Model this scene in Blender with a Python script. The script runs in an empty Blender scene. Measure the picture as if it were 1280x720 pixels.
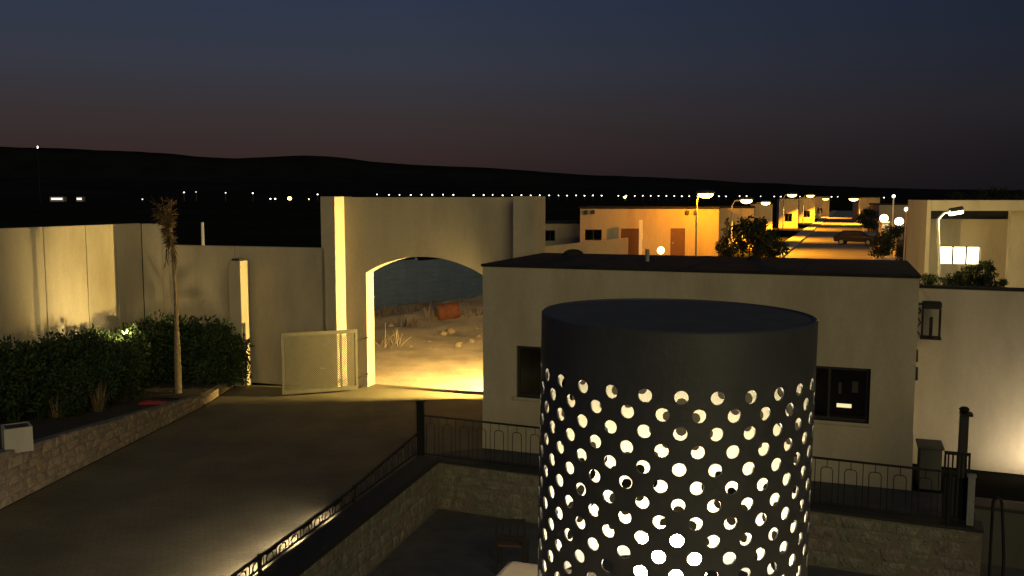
import bpy, bmesh, math, random
from mathutils import Vector, Matrix
random.seed(7)
R = math.radians
S = bpy.context.scene
COL = S.collection

# ------------------------------------------------------------------ camera
F = 1150.0                                   # focal length in photo pixels (1280 wide)
H = 5.0                                      # eye height above the driveway
HORIZON = 247.0
TH = math.atan((360 - HORIZON) / F)
cd = bpy.data.cameras.new('camera')
cam = bpy.data.objects.new('camera', cd)
COL.objects.link(cam)
cam.location = (0, 0, H)
cam.rotation_euler = (math.pi / 2 - TH, 0, 0)
cd.sensor_width = 36
cd.lens = 36 * F / 1280
cd.clip_start = 0.05
cd.clip_end = 40000
S.camera = cam

# ------------------------------------------------------------------ sky
W = bpy.data.worlds.new('World')
S.world = W
W.use_nodes = True
nt = W.node_tree
nt.nodes.clear()
wo = nt.nodes.new('ShaderNodeOutputWorld')
bg = nt.nodes.new('ShaderNodeBackground')
tc = nt.nodes.new('ShaderNodeTexCoord')
sx = nt.nodes.new('ShaderNodeSeparateXYZ')
nt.links.new(tc.outputs['Generated'], sx.inputs[0])


def lin(c):
    return tuple(((v / 255 + 0.055) / 1.055) ** 2.4 if v > 10 else v / 255 / 12.92 for v in c) + (1,)


def ramp(tree, stops):
    n = tree.nodes.new('ShaderNodeValToRGB')
    e = n.color_ramp.elements
    while len(e) > 1:
        e.remove(e[-1])
    e[0].position = stops[0][0]
    e[0].color = stops[0][1]
    for p, c in stops[1:]:
        k = e.new(p)
        k.color = c
    return n


west = ramp(nt, [(0.0, lin((36, 28, 28))), (0.045, lin((54, 41, 40))), (0.085, lin((55, 48, 49))),
                 (0.14, lin((53, 56, 67))), (0.21, lin((44, 54, 73))), (0.5, lin((36, 47, 70))), (1.0, lin((26, 36, 58)))])
east = ramp(nt, [(0.0, lin((22, 20, 23))), (0.045, lin((29, 26, 29))), (0.085, lin((36, 34, 39))),
                 (0.14, lin((33, 37, 48))), (0.21, lin((29, 36, 53))), (0.5, lin((26, 35, 55))), (1.0, lin((26, 36, 58)))])
nt.links.new(sx.outputs['Z'], west.inputs[0])
nt.links.new(sx.outputs['Z'], east.inputs[0])
az = nt.nodes.new('ShaderNodeMapRange')
az.inputs[1].default_value = -0.12
az.inputs[2].default_value = 0.48
nt.links.new(sx.outputs['X'], az.inputs[0])
mx = nt.nodes.new('ShaderNodeMix')
mx.data_type = 'RGBA'
nt.links.new(az.outputs[0], mx.inputs[0])
nt.links.new(west.outputs[0], mx.inputs[6])
nt.links.new(east.outputs[0], mx.inputs[7])
nt.links.new(mx.outputs[2], bg.inputs[0])
bg.inputs[1].default_value = 1.0
nt.links.new(bg.outputs[0], wo.inputs[0])

# ------------------------------------------------------------------ the one sun: the low, broad, warm night glow
sd = bpy.data.lights.new('sun', 'SUN')
sd.energy = 0.60
sd.angle = R(35)
sd.color = (1.0, 0.84, 0.38)
sun = bpy.data.objects.new('sun', sd)
COL.objects.link(sun)
sun.rotation_euler = Vector((-0.28, 0.92, -0.27)).to_track_quat('-Z', 'Y').to_euler()

S.view_settings.view_transform = 'Standard'
S.view_settings.look = 'None'
S.view_settings.exposure = 0.0
S.view_settings.gamma = 1.0
S.cycles.use_denoising = True
S.cycles.max_bounces = 6
S.cycles.sample_clamp_indirect = 6


# ------------------------------------------------------------------ photo pixel -> place
def ray(px, py):
    a, b = (px - 640) / F, (py - 360) / F
    return Vector((a, math.cos(TH) - b * math.sin(TH), -math.sin(TH) - b * math.cos(TH)))


def P(px, py, z=0.0):                         # where the ray meets height z
    d = ray(px, py)
    t = (z - H) / d.z
    return Vector((d.x * t, d.y * t, z))


def PD(px, py, Y):                            # the point on the ray at depth Y
    d = ray(px, py)
    t = Y / d.y
    return Vector((d.x * t, Y, H + d.z * t))


def on_line(px, A, d):                        # where pixel column px crosses the plan line A + t d  (plan, horizon row)
    r = ray(px, HORIZON)
    den = d.x * r.y - d.y * r.x
    t = (A.y * r.x - A.x * r.y) / den
    return t


# ------------------------------------------------------------------ materials
MATS = {}


def mat(name, col, rough=0.8, var=0.15, scale=6.0, bump=0.15, bscale=40.0, metal=0.0, emit=None, estr=0.0, col2=None,
        dist=0.01, spec=0.5):
    m = bpy.data.materials.new(name)
    m.use_nodes = True
    t = m.node_tree
    b = t.nodes['Principled BSDF']
    b.inputs['Roughness'].default_value = rough
    b.inputs['Metallic'].default_value = metal
    b.inputs['Specular IOR Level'].default_value = spec
    if emit:
        b.inputs['Emission Color'].default_value = (*emit, 1)
        b.inputs['Emission Strength'].default_value = estr
    tcn = t.nodes.new('ShaderNodeTexCoord')
    n = t.nodes.new('ShaderNodeTexNoise')
    n.inputs['Scale'].default_value = scale
    n.inputs['Detail'].default_value = 6
    n.inputs['Roughness'].default_value = 0.6
    t.links.new(tcn.outputs['Object'], n.inputs['Vector'])
    c1 = tuple(max(0, c * (1 - var)) for c in col)
    c2 = col2 if col2 else tuple(min(1, c * (1 + var)) for c in col)
    rp = ramp(t, [(0.3, (*c1, 1)), (0.7, (*c2, 1))])
    t.links.new(n.outputs['Fac'], rp.inputs[0])
    t.links.new(rp.outputs[0], b.inputs['Base Color'])
    if bump:
        n2 = t.nodes.new('ShaderNodeTexNoise')
        n2.inputs['Scale'].default_value = bscale
        n2.inputs['Detail'].default_value = 4
        t.links.new(tcn.outputs['Object'], n2.inputs['Vector'])
        bp = t.nodes.new('ShaderNodeBump')
        bp.inputs['Strength'].default_value = bump
        bp.inputs['Distance'].default_value = dist
        t.links.new(n2.outputs['Fac'], bp.inputs['Height'])
        t.links.new(bp.outputs[0], b.inputs['Normal'])
    MATS[name] = m
    return m


def stained(name, col, stain, rough=0.9, scale=(0.5, 0.5, 0.16)):
    """render / plaster with broad weather stains, fine speckle and trowel relief"""
    m = mat(name, col, rough, 0.05, 14, 0.25, 55, dist=0.006)
    t = m.node_tree
    b = t.nodes['Principled BSDF']
    tcn = [n for n in t.nodes if n.bl_idname == 'ShaderNodeTexCoord'][0]
    base = b.inputs['Base Color'].links[0].from_socket
    mp = t.nodes.new('ShaderNodeMapping')
    mp.inputs['Scale'].default_value = scale
    t.links.new(tcn.outputs['Object'], mp.inputs[0])
    n = t.nodes.new('ShaderNodeTexNoise')
    n.inputs['Scale'].default_value = 2.2
    n.inputs['Detail'].default_value = 8
    n.inputs['Roughness'].default_value = 0.65
    t.links.new(mp.outputs[0], n.inputs['Vector'])
    rp = ramp(t, [(0.42, (0, 0, 0, 1)), (0.75, (0.8, 0.8, 0.8, 1))])
    t.links.new(n.outputs['Fac'], rp.inputs[0])
    x = t.nodes.new('ShaderNodeMix')
    x.data_type = 'RGBA'
    t.links.new(rp.outputs[0], x.inputs[0])
    t.links.new(base, x.inputs[6])
    x.inputs[7].default_value = (*stain, 1)
    t.links.new(x.outputs[2], b.inputs['Base Color'])
    return m


stained('plaster', (0.51, 0.44, 0.335), (0.33, 0.28, 0.21))
stained('plaster_panel', (0.52, 0.45, 0.34), (0.33, 0.28, 0.21))
stained('plaster_far', (0.46, 0.38, 0.27), (0.34, 0.27, 0.2))
stained('cap_stone', (0.58, 0.49, 0.35), (0.47, 0.39, 0.28))
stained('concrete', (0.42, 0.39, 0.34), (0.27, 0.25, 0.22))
stained('shaded_concrete', (0.10, 0.095, 0.09), (0.06, 0.06, 0.055))  # concrete darkened in colour for the shade on pedestal and end wall
mat('soil', (0.055, 0.042, 0.03), 0.95, 0.35, 5, 0.8, 22, dist=0.04)
mat('earth', (0.10, 0.085, 0.06), 0.95, 0.35, 0.6, 0.7, 6, dist=0.05)
mat('field', (0.02, 0.02, 0.017), 1.0, 0.4, 0.02, 0.0, spec=0.0)
mat('dirt_track', (0.40, 0.32, 0.21), 0.95, 0.3, 0.9, 0.9, 9, dist=0.04)
mat('roof_felt', (0.022, 0.022, 0.024), 0.95, 0.4, 1.4, 0.5, 20, spec=0.2)
mat('granite', (0.022, 0.022, 0.024), 0.75, 0.35, 25, 0.2, 60)
mat('pit_paving', (0.12, 0.115, 0.11), 0.9, 0.3, 2.0, 0.3, 30)
mat('street_paving', (0.24, 0.215, 0.18), 0.85, 0.25, 0.5, 0.4, 40)
mat('asphalt', (0.075, 0.07, 0.062), 0.9, 0.3, 0.7, 0.5, 60)
for i, c in enumerate([(0.27, 0.205, 0.135), (0.30, 0.235, 0.155), (0.245, 0.19, 0.13), (0.285, 0.205, 0.13)]):
    mat('stone%d' % i, c, 0.95, 0.38, 11, 0.9, 26, dist=0.04)
for i, c in enumerate([(0.215, 0.20, 0.165), (0.225, 0.215, 0.17), (0.205, 0.20, 0.155), (0.235, 0.195, 0.165)]):
    mat('block%d' % i, c, 0.95, 0.4, 7, 0.9, 24, dist=0.04)
mat('mortar', (0.19, 0.165, 0.125), 1.0, 0.2, 20, 0.4, 60)
mat('iron', (0.02, 0.019, 0.018), 0.55, 0.2, 30, 0.1, 90, metal=0.4)
mat('lamp_cap', (0.11, 0.11, 0.105), 0.75, 0.12, 30, 0.04, 160, spec=0.15)
mat('lamp_metal', (0.085, 0.088, 0.105), 0.55, 0.12, 30, 0.04, 160, metal=0.3)
mat('lamp_inside', (0.17, 0.165, 0.14), 0.6, 0.03, 10, 0)
mat('gate_metal', (0.13, 0.12, 0.095), 0.5, 0.15, 8, 0.1, 60, metal=0.3)
mat('frame_dark', (0.028, 0.027, 0.026), 0.5, 0.2, 20, 0.05)
mat('leaf', (0.024, 0.045, 0.013), 0.65, 0.4, 7, 0, col2=(0.045, 0.075, 0.022), spec=0.3)
mat('leaf_far', (0.016, 0.028, 0.011), 0.9, 0.5, 1.5, 0)
mat('leaf_dry', (0.17, 0.115, 0.06), 0.85, 0.4, 7, 0, col2=(0.27, 0.19, 0.10))
mat('frond', (0.10, 0.062, 0.03), 0.9, 0.4, 7, 0, col2=(0.17, 0.11, 0.055))
mat('stem', (0.05, 0.04, 0.025), 0.95, 0.3, 12, 0)
mat('straw', (0.42, 0.34, 0.2), 0.9, 0.3, 9, 0)
mat('bark', (0.20, 0.155, 0.11), 0.95, 0.35, 12, 0.8, 30, dist=0.02)
mat('palm_bark', (0.22, 0.165, 0.11), 0.95, 0.35, 14, 0.8, 40, dist=0.02)
mat('fence_blue', (0.075, 0.115, 0.22), 0.6, 0.18, 2.2, 0.06, 20, metal=0.2)
mat('orange_plastic', (0.13, 0.038, 0.018), 0.85, 0.35, 6, 0.1)
mat('red_plastic', (0.45, 0.05, 0.035), 0.3, 0.2, 12, 0.1)
mat('white_paint', (0.70, 0.68, 0.62), 0.6, 0.08, 8, 0.05)
mat('door_wood', (0.11, 0.05, 0.025), 0.6, 0.25, 6, 0.1)
mat('seat_wood', (0.12, 0.06, 0.04), 0.6, 0.25, 12, 0.1)
mat('tyre', (0.015, 0.015, 0.015), 0.9, 0.1, 20, 0)
mat('car_paint', (0.010, 0.009, 0.014), 0.35, 0.1, 4, 0)
mat('steel', (0.35, 0.35, 0.34), 0.5, 0.15, 12, 0.05, metal=0.5)
mat('hill', (0.016, 0.018, 0.018), 1.0, 0.3, 0.004, 0, spec=0.0)
mat('bulb_warm', (1, 1, 1), 0.5, 0, 5, 0, emit=(1.0, 0.83, 0.50), estr=150)
mat('head_orange', (1, 1, 1), 0.5, 0, 5, 0, emit=(1.0, 0.62, 0.12), estr=12)
mat('head_yellow', (1, 1, 1), 0.5, 0, 5, 0, emit=(1.0, 0.85, 0.38), estr=10)
mat('dot_white', (1, 1, 1), 0.5, 0, 5, 0, emit=(1.0, 0.94, 0.80), estr=5)
mat('dot_dim', (1, 1, 1), 0.5, 0, 5, 0, emit=(0.9, 0.92, 1.0), estr=1.2)
mat('dot_yellow', (1, 1, 1), 0.5, 0, 5, 0, emit=(1.0, 0.72, 0.25), estr=9)
mat('lens_warm', (1, 1, 1), 0.5, 0, 5, 0, emit=(1.0, 0.80, 0.36), estr=6)
mat('lit_window', (1, 1, 1), 0.5, 0, 5, 0, emit=(1.0, 0.88, 0.48), estr=5.0)
mat('lit_strip', (1, 1, 1), 0.5, 0, 5, 0, emit=(1.0, 0.82, 0.42), estr=1.2)
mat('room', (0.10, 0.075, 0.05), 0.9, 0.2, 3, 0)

m = bpy.data.materials.new('glass')
m.use_nodes = True
b = m.node_tree.nodes['Principled BSDF']
b.inputs['Base Color'].default_value = (0.9, 0.93, 0.93, 1)
b.inputs['Roughness'].default_value = 0.03
b.inputs['Transmission Weight'].default_value = 1.0
b.inputs['IOR'].default_value = 1.45
MATS['glass'] = m


def paving(name, col, joint, bw, bh, rough=0.85, rot=0.0, worn=0.5):
    m = bpy.data.materials.new(name)
    m.use_nodes = True
    t = m.node_tree
    b = t.nodes['Principled BSDF']
    b.inputs['Roughness'].default_value = rough
    tcn = t.nodes.new('ShaderNodeTexCoord')
    mp = t.nodes.new('ShaderNodeMapping')
    mp.inputs['Rotation'].default_value = (0, 0, rot)
    t.links.new(tcn.outputs['Object'], mp.inputs[0])
    br = t.nodes.new('ShaderNodeTexBrick')
    br.inputs['Scale'].default_value = 1
    br.inputs['Brick Width'].default_value = bw
    br.inputs['Row Height'].default_value = bh
    br.inputs['Mortar Size'].default_value = 0.008
    br.inputs['Color1'].default_value = (*[c * 0.93 for c in col], 1)
    br.inputs['Color2'].default_value = (*[c * 1.07 for c in col], 1)
    br.inputs['Mortar'].default_value = (*joint, 1)
    t.links.new(mp.outputs[0], br.inputs['Vector'])
    n = t.nodes.new('ShaderNodeTexNoise')
    n.inputs['Scale'].default_value = 0.9
    n.inputs['Detail'].default_value = 8
    t.links.new(tcn.outputs['Object'], n.inputs['Vector'])
    rp = ramp(t, [(0.3, (0.7, 0.68, 0.64, 1)), (0.7, (1.15, 1.12, 1.05, 1))])
    t.links.new(n.outputs['Fac'], rp.inputs[0])
    x = t.nodes.new('ShaderNodeMix')
    x.data_type = 'RGBA'
    x.blend_type = 'MULTIPLY'
    x.inputs[0].default_value = 1
    t.links.new(br.outputs['Color'], x.inputs[6])
    t.links.new(rp.outputs[0], x.inputs[7])
    t.links.new(x.outputs[2], b.inputs['Base Color'])
    n2 = t.nodes.new('ShaderNodeTexNoise')
    n2.inputs['Scale'].default_value = 45
    n2.inputs['Detail'].default_value = 4
    t.links.new(tcn.outputs['Object'], n2.inputs['Vector'])
    ad = t.nodes.new('ShaderNodeMath')
    ad.operation = 'MULTIPLY_ADD'
    ad.inputs[1].default_value = -0.6
    t.links.new(br.outputs['Fac'], ad.inputs[0])
    t.links.new(n2.outputs['Fac'], ad.inputs[2])
    bp = t.nodes.new('ShaderNodeBump')
    bp.inputs['Strength'].default_value = 0.4
    bp.inputs['Distance'].default_value = 0.01
    t.links.new(ad.outputs[0], bp.inputs['Height'])
    t.links.new(bp.outputs[0], b.inputs['Normal'])
    MATS[name] = m


paving('pavers', (0.165, 0.142, 0.085), (0.125, 0.108, 0.066), 0.2, 0.1, rot=R(-19))
paving('walk_pavers', (0.08, 0.08, 0.08), (0.045, 0.045, 0.045), 0.3, 0.3, rot=R(-19))

# ------------------------------------------------------------------ mesh helpers
WL = {}


def wl(o):
    return WL.get(o.name, Vector((0, 0, 0))) if o else Vector((0, 0, 0))


def tag(o, label, cat, group=None, kind=None):
    if label:
        o['label'] = label
    if cat:
        o['category'] = cat
    if group:
        o['group'] = group
    if kind:
        o['kind'] = kind
    return o


def thing(name, loc, label, cat, group=None):
    o = bpy.data.objects.new(name, None)
    o.empty_display_size = 0.2
    COL.objects.link(o)
    o.location = loc
    WL[o.name] = Vector(loc)
    return tag(o, label, cat, group)


class MB:
    def __init__(s):
        s.v = []
        s.f = []
        s.mi = []

    def add(s, vs, fs, mi=0):
        o = len(s.v)
        s.v += [Vector(v) for v in vs]
        s.f += [tuple(i + o for i in f) for f in fs]
        s.mi += [mi] * len(fs)
        return s

    def hexa(s, c, mi=0):                     # 8 corners: bottom 4 (ccw), top 4
        return s.add(c, [(3, 2, 1, 0), (4, 5, 6, 7), (0, 1, 5, 4), (1, 2, 6, 5), (2, 3, 7, 6), (3, 0, 4, 7)], mi)

    def box(s, o, ex, ey, x0, x1, y0, y1, z0, z1, mi=0):
        o = Vector((o[0], o[1], 0))
        q = []
        for z in (z0, z1):
            for (x, y) in ((x0, y0), (x1, y0), (x1, y1), (x0, y1)):
                p = o + ex * x + ey * y
                q.append((p.x, p.y, z))
        return s.hexa(q, mi)

    def prism(s, poly, z0, z1, mi=0):
        n = len(poly)
        vs = [(p[0], p[1], z0) for p in poly] + [(p[0], p[1], z1) for p in poly]
        fs = [tuple(range(n - 1, -1, -1)), tuple(range(n, 2 * n))]
        fs += [(i, (i + 1) % n, n + (i + 1) % n, n + i) for i in range(n)]
        return s.add(vs, fs, mi)

    def tube(s, pts, r, seg=8, cap=True, mi=0):
        pts = [Vector(p) for p in pts]
        rs = r if isinstance(r, (list, tuple)) else [r] * len(pts)
        rings = []
        up = None
        for i, p in enumerate(pts):
            d = (pts[min(i + 1, len(pts) - 1)] - pts[max(i - 1, 0)]).normalized()
            if up is None:
                up = Vector((0, 0, 1)) if abs(d.z) < 0.9 else Vector((1, 0, 0))
            a = d.cross(up).normalized()
            bb = a.cross(d).normalized()
            up = bb
            rings.append([p + (a * math.cos(t) + bb * math.sin(t)) * rs[i] for t in [2 * math.pi * k / seg for k in range(seg)]])
        vs = [v for rg in rings for v in rg]
        fs = []
        for i in range(len(pts) - 1):
            for k in range(seg):
                a = i * seg + k
                c = i * seg + (k + 1) % seg
                fs.append((a, c, c + seg, a + seg))
        if cap:
            fs.append(tuple(range(seg - 1, -1, -1)))
            fs.append(tuple(range(len(vs) - seg, len(vs))))
        return s.add(vs, fs, mi)

    def lathe(s, c, prof, seg=24, mi=0):      # prof: (r, z)
        c = Vector(c)
        vs, fs = [], []
        for (r, z) in prof:
            for k in range(seg):
                t = 2 * math.pi * k / seg
                vs.append(c + Vector((r * math.cos(t), r * math.sin(t), z)))
        for i in range(len(prof) - 1):
            for k in range(seg):
                a = i * seg + k
                d = i * seg + (k + 1) % seg
                fs.append((a, d, d + seg, a + seg))
        return s.add(vs, fs, mi)

    def sphere(s, c, r, seg=12, rings=8, sq=(1, 1, 1), mi=0):
        prof = []
        c = Vector(c)
        vs, fs = [], []
        for i in range(rings + 1):
            ph = math.pi * i / rings
            for k in range(seg):
                t = 2 * math.pi * k / seg
                vs.append(c + Vector((sq[0] * r * math.sin(ph) * math.cos(t), sq[1] * r * math.sin(ph) * math.sin(t), -sq[2] * r * math.cos(ph))))
        for i in range(rings):
            for k in range(seg):
                a = i * seg + k
                d = i * seg + (k + 1) % seg
                fs.append((a, d, d + seg, a + seg))
        return s.add(vs, fs, mi)

    def build(s, name, m, parent=None, smooth=False, bevel=0.0, seg=2):
        base = wl(parent)
        me = bpy.data.meshes.new(name)
        me.from_pydata([tuple(v - base) for v in s.v], [], s.f)
        mm = m if isinstance(m, (list, tuple)) else [m]
        for k in mm:
            me.materials.append(MATS[k])
        if len(mm) > 1:
            me.polygons.foreach_set('material_index', s.mi)
        if smooth:
            me.polygons.foreach_set('use_smooth', [True] * len(me.polygons))
        me.update()
        o = bpy.data.objects.new(name, me)
        COL.objects.link(o)
        if parent:
            o.parent = parent
        WL[o.name] = base
        if bevel:
            bv = o.modifiers.new('bevel', 'BEVEL')
            bv.width = bevel
            bv.segments = seg
            bv.limit_method = 'ANGLE'
        return o


def structure(o):
    o['kind'] = 'structure'
    return o


def copy_tree(o, parent=None):
    c = o.copy()
    COL.objects.link(c)
    if parent:
        c.parent = parent
    for ch in o.children:
        copy_tree(ch, c)
    return c


def lamp(kind, parent, pos, energy, color, aim=None, size=0.1, cone=120, blend=0.6, name='glow'):
    d = bpy.data.lights.new(name, kind)
    d.energy = energy
    d.color = color
    if kind == 'POINT':
        d.shadow_soft_size = size
    if kind == 'SPOT':
        d.shadow_soft_size = size
        d.spot_size = R(cone)
        d.spot_blend = blend
    if kind == 'AREA':
        d.shape = 'RECTANGLE'
        d.size = size
        d.size_y = size * 0.35
    o = bpy.data.objects.new(name, d)
    COL.objects.link(o)
    o.location = Vector(pos) - wl(parent)
    if parent:
        o.parent = parent
    if aim is not None:
        o.rotation_euler = (Vector(aim) - Vector(pos)).to_track_quat('-Z', 'Y').to_euler()
    return o


def wall_open(mb, A, ex, ey, length, z0, z1, y0, y1, holes, mi=0):
    """a wall from A along ex (0..length), thickness y0..y1 along ey, with rectangular holes (u0,u1,z0,z1)"""
    us = sorted(set([0, length] + [u for h in holes for u in h[:2]]))
    zs = sorted(set([z0, z1] + [z for h in holes for z in h[2:]]))

    def solid(i, j):
        if i < 0 or j < 0 or i >= len(us) - 1 or j >= len(zs) - 1:
            return False
        u, z = (us[i] + us[i + 1]) / 2, (zs[j] + zs[j + 1]) / 2
        return not any(h[0] < u < h[1] and h[2] < z < h[3] for h in holes)

    def p(u, y, z):
        q = Vector((A.x, A.y, 0)) + ex * u + ey * y
        return (q.x, q.y, z)
    for i in range(len(us) - 1):
        for j in range(len(zs) - 1):
            if not solid(i, j):
                continue
            a, b_, c, d = us[i], us[i + 1], zs[j], zs[j + 1]
            mb.add([p(a, y0, c), p(b_, y0, c), p(b_, y0, d), p(a, y0, d)], [(0, 1, 2, 3)], mi)
            mb.add([p(a, y1, c), p(b_, y1, c), p(b_, y1, d), p(a, y1, d)], [(3, 2, 1, 0)], mi)
            if not solid(i - 1, j):
                mb.add([p(a, y0, c), p(a, y0, d), p(a, y1, d), p(a, y1, c)], [(0, 1, 2, 3)], mi)
            if not solid(i + 1, j):
                mb.add([p(b_, y0, c), p(b_, y1, c), p(b_, y1, d), p(b_, y0, d)], [(0, 1, 2, 3)], mi)
            if not solid(i, j - 1):
                mb.add([p(a, y0, c), p(a, y1, c), p(b_, y1, c), p(b_, y0, c)], [(0, 1, 2, 3)], mi)
            if not solid(i, j + 1):
                mb.add([p(a, y0, d), p(b_, y0, d), p(b_, y1, d), p(a, y1, d)], [(0, 1, 2, 3)], mi)
    return mb


def perforated(mb, fn, nu, nv, du, dv, hr, seg=24, wrap=True, mo=0, mi=1):
    """staggered round holes; fn(u, v, side) -> point; row k is shifted half a cell"""
    k8 = seg // 3
    ks = seg // 6
    out = []
    for i in range(k8):
        out.append((-0.5 + i / k8, -0.5))
    for i in range(ks):
        out.append((0.5, -0.5 + i / ks))
    for i in range(k8):
        out.append((0.5 - i / k8, 0.5))
    for i in range(ks):
        out.append((-0.5, 0.5 - i / ks))
    n = len(out)
    for r in range(nv):
        cells = nu if (wrap or r % 2 == 0) else nu - 1
        for c in range(cells):
            cu = (c + 0.5 * (r % 2)) * du
            cv = r * dv
            o2, hl = [], []
            for (a, b_) in out:
                o2.append((cu + a * du, cv + b_ * dv))
                t = math.atan2(b_ * dv, a * du)
                hl.append((cu + hr * math.cos(t), cv + hr * math.sin(t)))
            vs = [fn(u, v, 0) for u, v in o2] + [fn(u, v, 0) for u, v in hl] + [fn(u, v, 1) for u, v in o2] + [fn(u, v, 1) for u, v in hl]
            f1, f2, f3 = [], [], []
            for i in range(n):
                j = (i + 1) % n
                f1.append((i, j, n + j, n + i))
                f2.append((2 * n + j, 2 * n + i, 3 * n + i, 3 * n + j))
                f3.append((n + i, n + j, 3 * n + j, 3 * n + i))
            o = len(mb.v)
            mb.v += [Vector(v) for v in vs]
            for fs, k in ((f1, mo), (f2, mi), (f3, mo)):
                mb.f += [tuple(q + o for q in f) for f in fs]
                mb.mi += [k] * len(fs)
    return mb


def v2(p):
    return Vector((p.x, p.y, 0))


Z = Vector((0, 0, 1))
# ------------------------------------------------------------------ plan of the place
hA, hB = v2(P(604, 560)), v2(P(1138, 613))            # guard house front corners
h1 = (hB - hA).normalized()
h2 = Vector((-h1.y, h1.x, 0))
hL = (hB - hA).length
hD = 3.9
hH = PD(604, 333, hA.y).z
gA = v2(P(405, 485))                                  # gate front, left end
wA = v2(P(220, 471))
g1 = (gA - wA).normalized()
g2 = Vector((-g1.y, g1.x, 0))
K0 = v2(P(548, 577))                                  # far corner of the sunken yard
K1 = v2(P(1228, 665))
KL = v2(P(395, 700))
kl = (KL - K0).normalized()
k1 = (K1 - K0).normalized()
PITZ = -0.92
pit = [K0, K0 + kl * 22, Vector((16, -4, 0)), Vector((17, 11.0, 0)), K1 + h2 * 1.2 + k1 * 8.5, K1 + h2 * 1.2, K1]

# ------------------------------------------------------------------ ground with the sunken yard left open
bm = bmesh.new()
BIG = 16000
o4 = [bm.verts.new(p) for p in ((-BIG, -300, -0.012), (BIG, -300, -0.012), (BIG, BIG, -0.012), (-BIG, BIG, -0.012))]
i4 = [bm.verts.new((p.x, p.y, -0.012)) for p in pit]
es = [bm.edges.new((l[i], l[(i + 1) % len(l)])) for l in (o4, i4) for i in range(len(l))]
bmesh.ops.triangle_fill(bm, use_beauty=True, use_dissolve=False, edges=es)
kill = []
for f in bm.faces:
    c = f.calc_center_median()
    inside = False
    for i in range(len(pit)):
        a, b_ = pit[i], pit[(i + 1) % len(pit)]
        if (a.y > c.y) != (b_.y > c.y) and c.x < (b_.x - a.x) * (c.y - a.y) / (b_.y - a.y) + a.x:
            inside = not inside
    if inside:
        kill.append(f)
bmesh.ops.delete(bm, geom=kill, context='FACES')
for f in bm.faces:
    if f.normal.z < 0:
        f.normal_flip()
me = bpy.data.meshes.new('ground')
bm.to_mesh(me)
bm.free()
me.materials.append(MATS['field'])
gr = bpy.data.objects.new('ground', me)
COL.objects.link(gr)
structure(gr)

mb = MB()
mb.add([(p.x, p.y, PITZ) for p in pit], [tuple(range(len(pit)))])
structure(mb.build('sunken_yard_floor', 'pit_paving'))

# driveway sheet: from the gate to below the camera
pl0 = v2(P(0, 638))                                   # foot of the planter wall
pl1 = v2(P(254, 509))
pd = (pl1 - pl0).normalized()
pn = Vector((-pd.y, pd.x, 0))                         # towards the bed
dL = pl0 - pd * 14
pc = v2(P(293, 484))
band = 0.40
kn = Vector((kl.y, -kl.x, 0))                         # from the yard edge towards the driveway
if kn.x > 0:
    kn = -kn
kout = K0 + kn * band
gOut = 0.92                                           # gate thickness incl. recess
gR = gA + g1 * on_line(668, gA, g1)
poly = [dL, pl0, pl1, pc, pc + g2 * 0.3, gA + g1 * 0.9 + g2 * 0.35, gA + g1 * 0.9 + g2 * gOut, gR + g2 * gOut, gR, hA + h2 * 3.8, hA + h2 * 0.0,
        kout + h2 * 0.35, kout, kout + kl * 22]
mb = MB()
mb.add([(p.x, p.y, 0.0) for p in poly], [tuple(range(len(poly)))])
structure(mb.build('driveway', 'pavers'))
# walkway between the house and the yard
wk = [kout + h2 * 0.35, hA, hB, hB + h1 * 9, K1 + h2 * 1.2 + k1 * 8.5, K1 + h2 * 1.2, K1, K0, kout]
mb = MB()
mb.add([(p.x, p.y, -0.004) for p in wk], [tuple(range(len(wk)))])
structure(mb.build('walkway', 'walk_pavers'))
# dirt outside the gate, gently uneven, with a bank against the fence
gO = gA + g2 * gOut
fA, fB = v2(P(465, 394)), v2(P(603, 373))
fd = (fB - fA).normalized()
fn_ = Vector((-fd.y, fd.x, 0))
mb = MB()
nx, ny = 60, 50
from mathutils import noise as mn
for j in range(ny + 1):
    for i in range(nx + 1):
        p = gO + g1 * (-7 + 22 * i / nx) + g2 * (-0.02 + 27 * j / ny)
        dF = (p - fA).dot(fn_)
        d0 = (p - gO).dot(g2)
        z = 0.004
        k = min(1, max(0, (d0 - 1.5) / 6))
        z += k * 0.16 * (0.5 + mn.noise(Vector((p.x * 0.5, p.y * 0.5, 0)))) + k * 0.05 * mn.noise(Vector((p.x * 2, p.y * 2, 3)))
        m_ = v2(P(585, 395))
        z += 0.42 * math.exp(-((p - m_).length / 3.0) ** 2) * k
        m_ = v2(P(478, 425))
        z += 0.25 * math.exp(-((p - m_).length / 1.8) ** 2) * k
        mb.v.append(Vector((p.x, p.y, max(z, 0.004))))
for j in range(ny):
    for i in range(nx):
        a = j * (nx + 1) + i
        mb.f.append((a, a + 1, a + nx + 2, a + nx + 1))
        mb.mi.append(0)
structure(mb.build('dirt_ground', 'dirt_track', smooth=True))

# ------------------------------------------------------------------ hills
ridge = [(-500, 150), (-250, 172), (-60, 182), (0, 183), (60, 185), (140, 188), (200, 191), (250, 196), (290, 198), (340, 196), (385, 194), (430, 197),
         (470, 203), (540, 207), (620, 210), (680, 215), (740, 219), (830, 222), (900, 226), (1000, 231), (1100, 235), (1200, 237), (1300, 238), (1700, 239)]


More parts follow.
